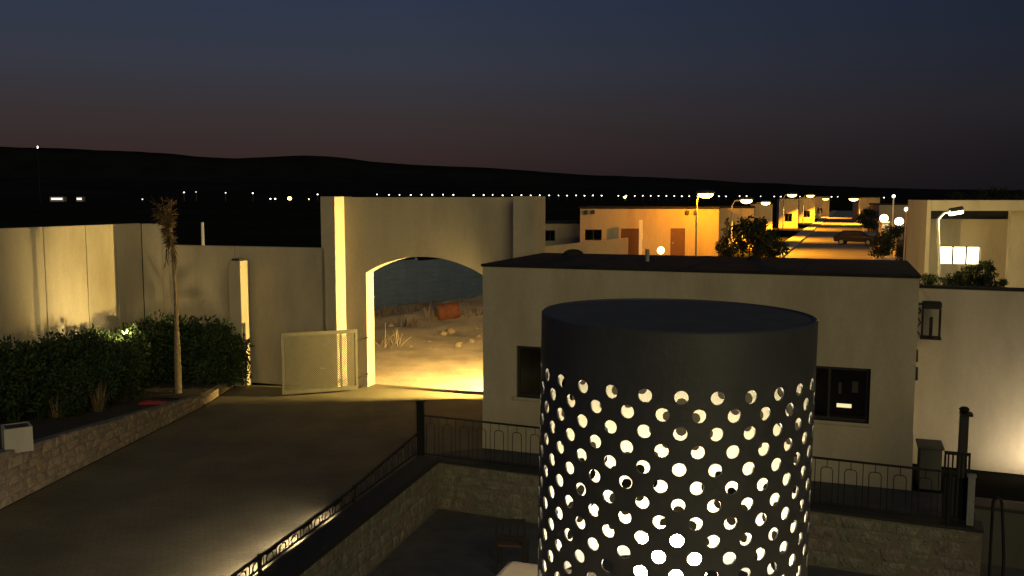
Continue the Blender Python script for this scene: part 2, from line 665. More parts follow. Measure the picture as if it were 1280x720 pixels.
def hill(name, Y, shift, drop, seed):
    mb = MB()
    cols = []
    n = 160
    for i in range(n + 1):
        px = -500 + 2200 * i / n
        y = 239
        for (a, b_) in zip(ridge, ridge[1:]):
            if a[0] <= px <= b_[0]:
                y = a[1] + (b_[1] - a[1]) * (px - a[0]) / (b_[0] - a[0])
        y = y + drop * (247 - y) + 1.0 * mn.noise(Vector((px * 0.02, seed, 0))) + 0.5 * mn.noise(Vector((px * 0.09, seed, 5)))
        y = min(y, 246)
        top = PD(px, y, Y)
        col = []
        for k in range(9):
            s = k / 8
            q = Vector((top.x * (1 - 0.22 * (1 - s)), Y * (1 - 0.22 * (1 - s)), -1 + (top.z + 1) * (s ** 1.3)))
            if 0 < k < 8:
                q.z += 0.10 * top.z * s * mn.noise(Vector((q.x * 0.002, q.y * 0.002, seed)))
            col.append(q)
        col.append(Vector((top.x * 1.2, Y * 1.2, -1)))
        cols.append(col)
    for c in cols:
        mb.v += c
    m_ = len(cols[0])
    for i in range(n):
        for k in range(m_ - 1):
            a = i * m_ + k
            mb.f.append((a, a + m_, a + m_ + 1, a + 1))
            mb.mi.append(0)
    structure(mb.build(name, 'hill', smooth=True))


hill('hills', 6500, 0, 0.0, 1.0)
hill('foothills', 4200, 0, 0.62, 4.0)

# ------------------------------------------------------------------ guard house
house = thing('guard_house', (hA.x, hA.y, 0), 'cream plastered guard house with flat dark roof beside the arched gate', 'house')


def hu(px, py):                                        # facade coordinates of a pixel
    d = ray(px, py)
    n = h2
    t = (hA - Vector((0, 0, H))).dot(n) / d.dot(n)
    q = Vector((0, 0, H)) + d * t
    return (q - hA).dot(h1), q.z


w1a, w1b = hu(645, 432), hu(700, 497)
w1 = (w1a[0], w1a[0] + 1.15, hu(660, 497)[1], w1a[1])
wr0, wr1 = hu(1004, 458), hu(1086, 531)
w2_ = (wr0[0], wr1[0], wr1[1] + 0.02, hu(1050, 459)[1])
mb = MB()
wall_open(mb, hA, h1, h2, hL, 0, hH, 0, 0.22, [w1, w2_])
o = mb.build('front_wall', 'plaster', house)
mb = MB()
mb.box(hA, h1, h2, 0, 0.22, 0.22, hD - 0.2, 0, hH)
mb.build('side_wall', 'plaster', house)
mb = MB()
mb.box(hA, h1, h2, hL - 0.22, hL, 0.22, hD - 0.2, 0, hH)
mb.build('side_wall', 'plaster', house)
mb = MB()
mb.box(hA, h1, h2, 0, hL, hD - 0.2, hD, 0, hH)
mb.build('back_wall', 'plaster', house)
mb = MB()
mb.box(hA, h1, h2, -0.012, hL + 0.012, -0.018, 0.001, 0, min(w1[2], w2_[2]) - 0.12)
mb.build('plinth', 'plaster', house, bevel=0.006)
mb = MB()
mb.box(hA, h1, h2, -0.03, hL + 0.03, -0.03, hD + 0.03, hH, hH + 0.05)
rf = mb.build('roof', 'roof_felt', house, bevel=0.01)
mb = MB()
q = hA + h1 * 2.9 + h2 * 1.8
mb.tube([(q.x, q.y, hH + 0.04), (q.x, q.y, hH + 0.3)], 0.045, 10)
mb.build('vent_pipe', 'steel', rf)
for (u, d, s) in ((0.9, 3.3, 0.16), (4.9, 3.1, 0.1)):
    mb = MB()
    q = hA + h1 * u + h2 * d
    mb.sphere((q.x, q.y, hH + 0.06), s, 12, 6, (1.5, 1, 0.8))
    mb.build('roof_bundle', 'roof_felt', rf, smooth=True)
# felt lap seams as low strips
for k in range(1, 4):
    mb = MB()
    mb.box(hA, h1, h2, hL * k / 4 - 0.05, hL * k / 4 + 0.05, 0.0, hD, hH + 0.05, hH + 0.056)
    mb.build('felt_lap', 'roof_felt', rf)


def house_window(w, split):
    u0, u1, z0, z1 = w
    fr = MB()
    t = 0.055
    wall_open(fr, hA + h1 * u0, h1, h2, u1 - u0, z0, z1, 0.07, 0.13, [(t, split * (u1 - u0) - 0.02, z0 + t, z1 - t), (split * (u1 - u0) + 0.02, u1 - u0 - t, z0 + t, z1 - t)])
    wn = fr.build('window', 'frame_dark', house)
    for a, b_ in ((u0 + t, u0 + split * (u1 - u0) - 0.02), (u0 + split * (u1 - u0) + 0.02, u1 - t)):
        g = MB()
        g.box(hA, h1, h2, a - 0.01, b_ + 0.01, 0.095, 0.103, z0 + t - 0.01, z1 - t + 0.01)
        g.build('pane', 'glass', wn)
    g = MB()
    g.box(hA, h1, h2, u0 - 0.05, u1 + 0.05, -0.04, 0.07, z0 - 0.05, z0)
    g.build('sill', 'plaster', wn)
    return wn


house_window(w1, 0.5)
house_window(w2_, 0.40)
# the room behind the windows
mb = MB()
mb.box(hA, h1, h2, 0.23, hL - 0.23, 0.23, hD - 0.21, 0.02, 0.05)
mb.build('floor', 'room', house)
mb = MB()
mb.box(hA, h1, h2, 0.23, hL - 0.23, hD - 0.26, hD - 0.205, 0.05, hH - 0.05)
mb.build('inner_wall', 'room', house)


def inside(px, py, depth):
    d = ray(px, py)
    t = (hA + h2 * depth - Vector((0, 0, H))).dot(h2) / d.dot(h2)
    return Vector((0, 0, H)) + d * t


# desk, with a glowing bar put in for the bright streak in the window
c0, c1 = inside(1044, 512, 1.3), inside(1082, 512, 1.3)
dk = thing('desk', (c0.x, c0.y, 0.05), 'dark desk inside the guard house behind the wide window', 'desk')
ua = (c0 - hA).dot(h1)
mb = MB()
mb.box(hA, h1, h2, ua - 0.2, ua + 1.0, 1.1, 1.75, c0.z - 0.18, c0.z - 0.14)
mb.build('desk_top', 'seat_wood', dk)
for (x, y) in ((-0.15, 1.15), (0.95, 1.15), (-0.15, 1.70), (0.95, 1.70)):
    mb = MB()
    mb.box(hA, h1, h2, ua + x - 0.025, ua + x + 0.025, y - 0.025, y + 0.025, 0.05, c0.z - 0.18)
    mb.build('leg', 'seat_wood', dk)
q = inside(1055, 507, 1.2)
zz = c0.z - 0.14
uq = (q - hA).dot(h1)
dlm = thing('glow_bar', (q.x, q.y, zz), 'glowing bar seen through the wide window of the guard house', 'lamp')
mb = MB()
mb.box(hA, h1, h2, uq - 0.13, uq + 0.13, 1.17, 1.23, q.z - 0.03, q.z + 0.03)
mb.build('tube', 'lit_strip', dlm)
mb = MB()
mb.box(hA, h1, h2, uq - 0.04, uq + 0.04, 1.24, 1.32, zz, zz + 0.02)
mb.box(hA, h1, h2, uq - 0.012, uq + 0.012, 1.231, 1.255, zz + 0.02, q.z + 0.05)
mb.build('stand', 'frame_dark', dlm)
for (px, py, pw, ph, nm, lb) in ((1050, 485, 3, 14, 'bright_strip', 'narrow pale strip standing for a bright patch in the guard house window'),
                                 (1069, 484, 7, 14, 'bright_patch', 'broad pale sheet standing for a bright patch in the guard house window')):
    a, b_ = inside(px - pw / 2, py - ph / 2, 1.9), inside(px + pw / 2, py + ph / 2, 1.9)
    mb = MB()
    mb.box(hA, h1, h2, (a - hA).dot(h1), (b_ - hA).dot(h1), 1.90, 1.93, b_.z, a.z)
    o = mb.build(nm, 'white_paint')  # pale sheet stands for a bright patch seen in the window
    tag(o, lb, 'notice')
    lk = None
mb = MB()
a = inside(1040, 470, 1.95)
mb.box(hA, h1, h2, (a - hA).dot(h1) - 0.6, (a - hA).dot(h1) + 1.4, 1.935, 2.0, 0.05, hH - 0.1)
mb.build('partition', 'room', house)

# ------------------------------------------------------------------ arched gate
gate = thing('arched_gateway', (gA.x, gA.y, 0), 'tall cream gateway with an arched opening between two pilasters', 'gateway')
gT = 5.0 + 0.03
gW = on_line(668, gA, g1)
rec = 0.5


def gu(px, back):
    return on_line(px, gA + g2 * back, g1)


pL = on_line(418, gA, g1)
pR = on_line(641, gA, g1)
mb = MB()
mb.box(gA, g1, g2, 0, pL, 0, gOut, 0, gT)
mb.build('pilaster', 'plaster', gate, bevel=0.012)
mb = MB()
mb.box(gA, g1, g2, pR, gW, 0, gOut, 0, gT)
mb.build('pilaster', 'plaster', gate, bevel=0.012)
u0 = gu(456, rec)
uc = gu(529, rec)
u1 = 2 * uc - u0
Yp = (gA + g2 * rec + g1 * u0).y
zs_ = PD(456, 341, Yp).z
zc = PD(529, 321, (gA + g2 * rec + g1 * uc).y).z
print('gate opening', u0, u1, 'spring', zs_, 'crown', zc, 'hH', hH, 'hL', hL)
half = (u1 - u0) / 2
rise = zc - zs_
rad = (half * half + rise * rise) / (2 * rise)


def arch(u):
    x = u - uc
    return zc - rad + math.sqrt(max(0, rad * rad - x * x))


us = [pL] + [u0 + (u1 - u0) * i / 40 for i in range(41)] + [pR]
mb = MB()
y0, y1 = rec, gOut


def gp(u, y, z):
    q = gA + g1 * u + g2 * y
    return (q.x, q.y, z)


for i in range(len(us) - 1):
    a, b_ = us[i], us[i + 1]
    ins = 1 <= i < len(us) - 2
    za, zb = (arch(a), arch(b_)) if ins else (0, 0)
    mb.add([gp(a, y0, za), gp(b_, y0, zb), gp(b_, y0, gT - 0.02), gp(a, y0, gT - 0.02)], [(0, 1, 2, 3)])
    mb.add([gp(a, y1, za), gp(b_, y1, zb), gp(b_, y1, gT - 0.02), gp(a, y1, gT - 0.02)], [(3, 2, 1, 0)])
    mb.add([gp(a, y0, gT - 0.02), gp(b_, y0, gT - 0.02), gp(b_, y1, gT - 0.02), gp(a, y1, gT - 0.02)], [(0, 1, 2, 3)])
    if ins:
        mb.add([gp(a, y0, za), gp(a, y1, za), gp(b_, y1, zb), gp(b_, y0, zb)], [(0, 1, 2, 3)])
mb.add([gp(u0, y0, 0), gp(u0, y0, zs_), gp(u0, y1, zs_), gp(u0, y1, 0)], [(3, 2, 1, 0)])
mb.add([gp(u1, y0, 0), gp(u1, y0, zs_), gp(u1, y1, zs_), gp(u1, y1, 0)], [(0, 1, 2, 3)])
mb.build('arch_panel', 'plaster', gate)

# gate leaf, swung inwards against the wall
la, lb = v2(P(353, 496)), v2(P(448, 489))
l1 = (lb - la).normalized()
l2 = Vector((-l1.y, l1.x, 0))
lW = (lb - la).length
lz0 = 0.05
lz1 = PD(400, 414, (la.y + lb.y) / 2).z
leaf = thing('gate_leaf', (lb.x, lb.y, 0), 'perforated grey metal gate leaf standing open beside the arch', 'gate')
mb = MB()
wall_open(mb, la, l1, l2, lW, lz0, lz1, 0, 0.05, [(0.08, lW * 0.78 - 0.02, lz0 + 0.1, lz1 - 0.1), (lW * 0.78 + 0.02, lW - 0.06, lz0 + 0.1, lz1 - 0.1)])
mb.build('frame', 'gate_metal', leaf)
mb = MB()
nu_, du_ = 34, (lW - 0.12) / 34.0
dv_ = du_ / 2 * 1.1
nv_ = int((lz1 - lz0 - 0.18) / dv_)


def leafpt(u, v, side):
    q = la + l1 * (0.07 + du_ / 2 + u) + l2 * (0.018 + 0.006 * side)
    return (q.x, q.y, lz0 + 0.1 + v)


perforated(mb, leafpt, nu_, nv_, du_, dv_, du_ * 0.27, seg=6, wrap=False, mo=0, mi=0)
mb.build('perforated_sheet', 'gate_metal', leaf)
for z in (lz0 + 0.3, lz1 - 0.3):
    mb = MB()
    q = lb + l1 * 0.0 + l2 * 0.05
    e = gA + g1 * u0 + g2 * rec
    mb.tube([(q.x, q.y, z), ((q.x * .2 + e.x * .8), (q.y * .2 + e.y * .8), z), (e.x + 0.01, e.y + 0.02, z)], 0.022, 8)
    mb.build('hinge_arm', 'iron', leaf)
mb = MB()
q = la + l1 * lW * 0.5 + l2 * 0.0
mb.tube([(q.x, q.y, lz0 + 0.62), (q.x - l2.x * 0.06, q.y - l2.y * 0.06, lz0 + 0.62), (q.x - l2.x * 0.06 + 0.1, q.y - l2.y * 0.06, lz0 + 0.62)], 0.014, 8)
mb.build('handle', 'steel', leaf)

# floodlight on the inner face of the gateway's far pilaster
fl = gA + g1 * (pR - 0.001) + g2 * 0.468
flz = 1.5
fx = thing('floodlight', (fl.x, fl.y, flz), 'floodlight on the inner face of the pilaster next to the guard house', 'floodlight')
mb = MB()
mb.box(fl, g1, g2, -0.12, -0.03, -0.028, 0.028, flz - 0.07, flz + 0.09)
mb.build('housing', 'frame_dark', fx, bevel=0.01)
mb = MB()
mb.box(fl, g1, g2, -0.126, -0.121, -0.022, 0.022, flz - 0.055, flz + 0.075)
mb.build('lens', 'lens_warm', fx)
mb = MB()
mb.box(fl, g1, g2, -0.03, 0.002, -0.02, 0.02, flz - 0.03, flz + 0.04)
mb.build('bracket', 'iron', fx)
q = fl - g1 * 0.16 + Z * flz
mb = MB()
mb.box(fl, g1, g2, -0.40, -0.03, -0.11, -0.09, flz - 0.3, flz + 0.3)
mb.build('added_baffle', 'frame_dark', fx)  # added plate, out of view, keeps the beam off the near driveway
lamp('SPOT', fx, q, 4600, (1.0, 0.70, 0.20), aim=q - g1 * 1.0 + g2 * 0.30 + Z * 0.05, size=0.03, cone=155, blend=0.6)

# wall lamp on the outer side of the gateway
ol = gA + g1 * (pR + 0.1) + g2 * (gOut + 0.08)
fx = thing('wall_lamp', (ol.x, ol.y, 2.4), 'wall lamp on the outer face of the gateway', 'lamp')
mb = MB()
mb.box(ol, g1, g2, -0.07, 0.07, -0.09, 0.06, 2.32, 2.5)
mb.build('housing', 'frame_dark', fx, bevel=0.01)
mb = MB()
mb.box(ol, g1, g2, -0.06, 0.06, -0.06, 0.05, 2.30, 2.319)
mb.build('lens', 'lens_warm', fx)
lamp('POINT', fx, (ol.x, ol.y, 2.22), 5500, (1.0, 0.66, 0.20), size=0.06)

# ------------------------------------------------------------------ boundary walls in panels
wZ = PD(405, 310, gA.y).z
wZ2 = PD(190, 280, wA.y).z
uc_ = on_line(175, wA, g1)                             # the corner
ue = on_line(209, wA, g1)
bw = thing('boundary_wall', (wA.x, wA.y, 0), 'cream rendered boundary wall between the gateway and the palm', 'wall')
gl = on_line(405, wA, g1)
cuts = [ue, on_line(291, wA, g1), gl - 0.004]
for a, b_ in zip(cuts, cuts[1:]):
    mb = MB()
    mb.box(wA, g1, g2, a + 0.006, b_ - 0.006, 0.0, 0.2, 0, wZ)
    mb.build('panel', 'plaster', bw, bevel=0.008)
mb = MB()
mb.box(wA, g1, g2, ue + 0.006, gl - 0.01, 0.03, 0.17, 0, wZ - 0.05)
mb.build('core', 'mortar', bw)
bt = thing('boundary_wall', (wA.x, wA.y, 0), 'taller cream panel wall behind the planting bed, lit by a garden light', 'wall')
cuts = [uc_, on_line(200, wA, g1), ue - 0.004]
for a, b_ in zip(cuts, cuts[1:]):
    mb = MB()
    mb.box(wA, g1, g2, a + 0.008, b_ - 0.008, 0.0, 0.2, 0, wZ2)
    mb.build('panel', 'plaster_panel', bt, bevel=0.01)
cn = wA + g1 * uc_
s1 = -g2
tj = [0.0] + [on_line(px, cn, s1) for px in (143, 105)] + [on_line(52, cn, s1), on_line(-10, cn, s1), on_line(-10, cn, s1) + 1.3, on_line(-10, cn, s1) + 2.6]
for a, b_ in zip(tj, tj[1:]):
    mb = MB()
    mb.box(cn, s1, -g1, a + 0.010, b_ - 0.010, 0.0, 0.2, 0, wZ2 + 0.01)
    mb.build('panel', 'plaster_panel', bt, bevel=0.012)
mb = MB()
mb.box(cn, s1, -g1, 0.02, tj[-1] - 0.02, 0.05, 0.16, 0, wZ2 - 0.06)
mb.build('core', 'mortar', bt)

# gate post in front of the wall
c0 = v2(P(297, 483))
cz = PD(297, 326, c0.y).z
cp = thing('wall_post', (c0.x, c0.y, 0), 'square cream post standing against the boundary wall beside the bed', 'post')
mb = MB()
mb.box(c0, g1, g2, -0.19, 0.19, 0, 0.38, 0, cz)
mb.build('shaft', 'plaster', cp, bevel=0.012)
mb = MB()
mb.box(c0, g1, g2, -0.12, 0.12, 0.06, 0.32, cz, cz + 0.05)
mb.build('cap', 'frame_dark', cp, bevel=0.008)

# ------------------------------------------------------------------ planter: stone wall, soil, box
plw = thing('planter_wall', (pl0.x, pl0.y, 0), 'low rubble stone wall holding the planting bed along the driveway', 'wall')
q0 = pl0 - pd * 4.0
pLen = (pl1 - q0).length


def ptop(u):                                           # top of the wall falls towards the gate
    s = (u - 4.0) / (pLen - 4.0)
    return 0.93 + (0.29 - 0.93) * s


mb = MB()
n = 14
for i in range(n):
    a, b_ = pLen * i / n, pLen * (i + 1) / n
    c = []
    for zf in (0, 1):
        for (u, y) in ((a, 0.03), (b_, 0.03), (b_, 0.26), (a, 0.26)):
            p = q0 + pd * u + pn * y
            c.append((p.x, p.y, (ptop(u) - 0.015) * zf))
    mb.hexa(c)
mb.build('core', 'mortar', plw)


def stones(parent, org, ex, inn, L, top, zbot, names, rng, hmin=0.11, hmax=0.2, wmin=0.16, wmax=0.46, depth=0.06, gap=0.005, proud=0.024, wob=0.035):
    """coursed rubble: course lines wobble, joints slant, every stone stands out differently"""
    zmax = max(top(0), top(L))
    lines = [zbot]
    while lines[-1] < zmax + wob:
        lines.append(lines[-1] + rng.uniform(hmin, hmax))

    def lz(k, u):
        if k == 0:
            return zbot
        return lines[k] + wob * 1.6 * mn.noise(Vector((u * 2.3, k * 7.7, 1.3)))
    for k in range(len(lines) - 1):
        u = -rng.uniform(0, wmin)
        s0 = 0.0
        while u < L:
            w = rng.uniform(wmin, wmax)
            s1_ = rng.uniform(-0.05, 0.05)
            a0, a1 = max(u - s0, 0), max(u + s0, 0)          # left joint: bottom / top
            b0_, b1_ = min(u + w - s1_, L), min(u + w + s1_, L)
            u += w
            s0 = s1_
            if b0_ - a0 < 0.06 or b1_ - a1 < 0.06:
                continue
            fr_ = [(a0 + gap, lz(k, a0) + gap), (b0_ - gap, lz(k, b0_) + gap), (b1_ - gap, min(lz(k + 1, b1_), top(b1_)) - gap), (a1 + gap, min(lz(k + 1, a1), top(a1)) - gap)]
            if fr_[3][1] - fr_[0][1] < 0.035 or fr_[2][1] - fr_[1][1] < 0.035:
                continue
            mid = [((fr_[i][0] + fr_[(i + 1) % 4][0]) / 2, (fr_[i][1] + fr_[(i + 1) % 4][1]) / 2) for i in range(4)]
            ring = [q for pr_ in zip(fr_, mid) for q in pr_]
            mu, mz = sum(q[0] for q in fr_) / 4, sum(q[1] for q in fr_) / 4
            pr = rng.uniform(0.002, proud)
            mb = MB()
            vs = []
            for lev, (sh, off) in enumerate(((0.0, depth), (0.0, 0.006), (0.16, -pr * 0.75), (0.5, -pr))):
                for (uu, zz) in ring:
                    jj = 0.012 if lev > 1 else 0.0
                    p = org + ex * (uu + (mu - uu) * sh + rng.uniform(-jj, jj)) + inn * (off + rng.uniform(-jj, jj) * 0.6)
                    vs.append((p.x, p.y, zz + (mz - zz) * sh + rng.uniform(-jj, jj)))
            fs = [tuple(range(24, 32))]
            for lev in range(3):
                for i in range(8):
                    j = (i + 1) % 8
                    fs.append((lev * 8 + i, lev * 8 + j, lev * 8 + 8 + j, lev * 8 + 8 + i))
            mb.add(vs, fs)
            mb.build('stone', rng.choice(names), parent, smooth=True)


rg = random.Random(3)
stones(plw, q0 + pn * 0.03, pd, pn, pLen, ptop, 0.0, ['stone0', 'stone1', 'stone2', 'stone3'], rg)
# return of the wall to the post
r1 = pl1 + pn * 0.03
r2 = v2(P(292, 484))
mb = MB()
rd = (r2 - r1)
rl = rd.length
rd.normalize()
rn = Vector((-rd.y, rd.x, 0))
mb.box(r1, rd, rn, 0.02, rl, 0.0, 0.22, 0, 0.2)
mb.build('return_kerb', 'stone0', plw, bevel=0.02)

# soil
b0 = q0 + pn * 0.2
mb = MB()
nn = 16
for i in range(nn + 1):
    u = pLen * i / nn
    a = q0 + pd * u + pn * 0.2
    # to the side wall
    t = (cn - a).dot(g1) / pn.dot(g1)
    for k in range(9):
        p = a + pn * (t * k / 8)
        s = (u - 4.0) / (pLen - 4.0)
        z = ptop(u) - 0.10 + 0.04 * mn.noise(Vector((p.x * 1.3, p.y * 1.3, 0))) + 0.03 * k / 8
        mb.v.append(Vector((p.x, p.y, z)))
for i in range(nn):
    for k in range(8):
        a = i * 9 + k
        mb.f.append((a, a + 9, a + 10, a + 1))
        mb.mi.append(0)
# far part up to the back wall
o_ = len(mb.v)
e0 = pl1 + pn * 0.2
t = (cn - e0).dot(g1) / pn.dot(g1)
for k in range(9):
    p = e0 + pn * (t * k / 8)
    mb.v.append(Vector((p.x, p.y, ptop(pLen) - 0.10 + 0.03 * k / 8)))
f0 = c0 - g1 * 0.19 + g2 * 0.05
for k in range(9):
    p = f0 + (cn - g2 * 0.0 - f0) * (k / 8)
    d = (p - wA).dot(g2)
    p = p - g2 * d
    mb.v.append(Vector((p.x, p.y, 0.2 + 0.05 * k / 8)))
for k in range(8):
    mb.f.append((o_ + k, o_ + 9 + k, o_ + 10 + k, o_ + k + 1))
    mb.mi.append(0)
bed = structure(mb.build('planting_bed', 'soil', smooth=True))


def bedz(p):
    u = (Vector((p.x, p.y, 0)) - q0).dot(pd)
    return ptop(min(u, pLen)) - 0.10 if u < pLen else 0.2


# planter box on the wall
q = P(24, 557, 0.90)
bx = thing('planter_box', (q.x, q.y, q.z), 'pale square planter box standing on the stone wall of the bed', 'planter')
ob = v2(P(6, 561, ptop(4.3)))
zb0 = ptop(4.0) - 0.12
bz1 = 1.22
mb = MB()
wall = 0.035
e1_, e2_ = Vector((math.cos(R(35)), math.sin(R(35)), 0)), Vector((-math.sin(R(35)), math.cos(R(35)), 0))
wx, wy = 0.42, 0.42
mb.box(ob, e1_, e2_, 0, wx, 0, wall, zb0, bz1)
mb.box(ob, e1_, e2_, 0, wx, wy - wall, wy, zb0, bz1)
mb.box(ob, e1_, e2_, 0, wall, wall, wy - wall, zb0, bz1)
mb.box(ob, e1_, e2_, wx - wall, wx, wall, wy - wall, zb0, bz1)
mb.build('box_sides', 'concrete', bx)
mb = MB()
mb.box(ob, e1_, e2_, wall, wx - wall, wall, wy - wall, zb0 + 0.02, bz1 - 0.012)
mb.build('soil_fill', 'soil', bx)

# red plastic left on the bed edge
q = P(196, 499, 0.42)
mb = MB()
nxx, nyy = 12, 5
for i in range(nxx + 1):
    for j in range(nyy + 1):
        p = q + pd * (-0.1 + 0.3 * (j / nyy)) + Vector((-0.38 + 0.7 * i / nxx, 0, 0))
        z = bedz(p) + 0.03 + 0.09 * math.sin(math.pi * j / nyy) * (0.6 + 0.5 * mn.noise(Vector((i * 0.5, j * 0.7, 1))))
        mb.v.append(Vector((p.x, p.y, z)))
for i in range(nxx):
    for j in range(nyy):
        a = i * (nyy + 1) + j
        mb.f.append((a, a + nyy + 1, a + nyy + 2, a + 1))
        mb.mi.append(0)
o = mb.build('plastic_bag', 'red_plastic', smooth=True)
so = o.modifiers.new('solid', 'SOLIDIFY')
so.thickness = 0.012
tag(o, 'red plastic bag lying at the edge of the bed by the palm', 'bag')


# ------------------------------------------------------------------ plants
def leaf_quad(mb, c, d, n, L, Wd, mi=0):
    s = d.cross(n).normalized()
    k = n.normalized() * L * 0.10
    mb.add([c, c + d * L * 0.5 + s * Wd * 0.5 - k, c + d * L - k * 2.5, c + d * L * 0.5 - s * Wd * 0.5 - k], [(0, 1, 2, 3)], mi)


def rvec(rng):
    while True:
        v = Vector((rng.uniform(-1, 1), rng.uniform(-1, 1), rng.uniform(-1, 1)))
        if 0.05 < v.length < 1:
            return v.normalized()


def shrub_meshes(rng, rx, rz, nclump, nleaf, leafL):
    fo = MB()
    st = MB()
    cl = []
    for k in range(nclump):
        t = rng.uniform(0, 2 * math.pi)
        rr = rx * math.sqrt(rng.uniform(0, 1)) * 0.85
        zz = rng.uniform(0.12, 0.86) * rz * (1 - 0.35 * (rr / rx) ** 2)
        cl.append(Vector((rr * math.cos(t), rr * math.sin(t), zz)))
    for c in cl:
        st.tube([(0.05 * c.x, 0.05 * c.y, -0.1), (0.45 * c.x, 0.45 * c.y, c.z * 0.45), tuple(c)], [0.018, 0.012, 0.005], 5)
        cr = rng.uniform(0.16, 0.30) * rx * 1.3
        for i in range(nleaf):
            v = rvec(rng)
            p = c + v * cr * (rng.uniform(0.25, 1) ** 0.5)
            p.z = max(0.02, p.z)
            d = (v + rvec(rng) * 0.8 + Vector((0, 0, 0.25))).normalized()
            leaf_quad(fo, p, d, rvec(rng), leafL * rng.uniform(0.7, 1.3), leafL * 0.45)
    return fo, st


shrub_lib = []
for k in range(4):
    rng = random.Random(50 + k)
    shrub_lib.append(shrub_meshes(rng, 0.66, 1.35, 52, 80, 0.10))
cache = {}


def shrub(loc, s, kind, rz, name, label, group=None, cat='shrub', mats=('leaf', 'stem')):
    o = thing(name, loc, label, cat, group)
    for nm, mbx, mt in (('foliage', shrub_lib[kind][0], mats[0]), ('stem', shrub_lib[kind][1], mats[1])):
        key = (kind, nm, mt)
        if key not in cache:
            WLs = MB()
            x = mbx.build(nm, mt, None)
            x.parent = o
            cache[key] = x.data
        else:
            x = bpy.data.objects.new(nm, cache[key])
            COL.objects.link(x)
            x.parent = o
    o.scale = s
    o.rotation_euler = (0, 0, rz)
    return o


spots = [(-30, 18.0, 421, 1.1), (8, 18.4, 424, 1.0), (42, 19.6, 418, 1.0), (74, 20.6, 414, 1.0), (104, 21.6, 412, 0.95), (133, 22.4, 410, 1.0), (160, 23.2, 402, 1.05),
         (186, 24.0, 394, 1.1), (212, 24.3, 392, 1.15), (240, 24.2, 396, 1.1), (266, 23.9, 400, 1.0), (281, 23.6, 408, 0.8), (150, 21.2, 432, 0.9), (118, 20.2, 440, 0.8), (84, 19.0, 448, 0.85)]
desc = ['dark leafy shrub in the row against the panel wall of the bed'] * 9 + ['dark leafy shrub beside the cream wall post'] * 3 + ['lower shrub in front of the hedge row, lit by the garden light'] * 3
rng = random.Random(9)
for i, (px, Y, ty, sx_) in enumerate(spots):
    p = PD(px, 400, Y)
    zb_ = bedz(p)
    zt = PD(px, ty, Y).z
    k = (zt - zb_) / 1.30
    lbl = desc[i]
    if i == 7:
        lbl = 'dark leafy shrub in the corner where the two panel walls meet'
    if i == 8:
        lbl = 'dark leafy shrub directly behind the palm trunk'
    grp = {0: 'shrubs of the hedge row', 9: 'shrubs beside the post', 12: 'lower shrubs of the bed'}[0 if i < 9 else 9 if i < 12 else 12]
    shrub((p.x, p.y, zb_), (sx_ * k * 0.95 + 0.15, sx_ * k * 0.8, k), i % 4, rng.uniform(0, 6.28), 'shrub', lbl, grp)

# dry grass clumps in front
for i, (px, py, s, n) in enumerate([(95, 505, 1.0, 90), (70, 512, 0.8, 60), (122, 500, 0.9, 60), (20, 522, 0.8, 50), (48, 516, 0.7, 50)]):
    p = P(px, py, 0.62)
    z = bedz(p)
    rng = random.Random(100 + i)
    mb = MB()
    for k in range(n):
        t = rng.uniform(0, 6.28)
        r0 = rng.uniform(0, 0.16)
        a = Vector((p.x + r0 * math.cos(t), p.y + r0 * math.sin(t), z - 0.02))
        ln = s * rng.uniform(0.35, 0.85)
        tip = a + Vector((math.cos(t) * rng.uniform(0.02, 0.3), math.sin(t) * rng.uniform(0.02, 0.3), ln))
        mid = (a + tip) / 2 + Vector((0, 0, 0.08))
        w = Vector((-math.sin(t), math.cos(t), 0)) * 0.009
        mb.add([a - w, a + w, mid + w, mid - w, tip], [(0, 1, 2, 3), (3, 2, 4)])
    o = mb.build('grass_clump', 'leaf_dry' if i < 3 else 'leaf')
    tag(o, 'clump of dry tan grass in the bed' if i < 3 else 'clump of dark blade grass behind the planter box', 'grass', 'dry grass clumps' if i < 3 else 'dark grass clumps')

# palm with bound fronds
b_ = P(223, 487, 0.28)
pz = bedz(b_)
palm = thing('palm_tree', (b_.x, b_.y, pz), 'young slender palm with its dry fronds bound upright', 'palm')
pt = [PD(223, 490, b_.y), PD(222, 450, b_.y), PD(221, 410, b_.y), PD(219, 360, b_.y), PD(216, 310, b_.y), PD(212, 285, b_.y)]
pt[0].z = pz - 0.1
prs = [0.085, 0.08, 0.055, 0.04, 0.042, 0.06]
full, fr = [], []
for i in range(len(pt) - 1):
    for k in range(9):
        s = k / 9
        full.append(pt[i].lerp(pt[i + 1], s))
        fr.append((prs[i] * (1 - s) + prs[i + 1] * s) * (1.0 + 0.10 * (k % 2)))
full.append(pt[-1])
fr.append(prs[-1])
mb = MB()
mb.tube(full, fr, 10)
mb.build('trunk', 'palm_bark', palm, smooth=True)
rng = random.Random(21)
top = PD(213, 300, b_.y)
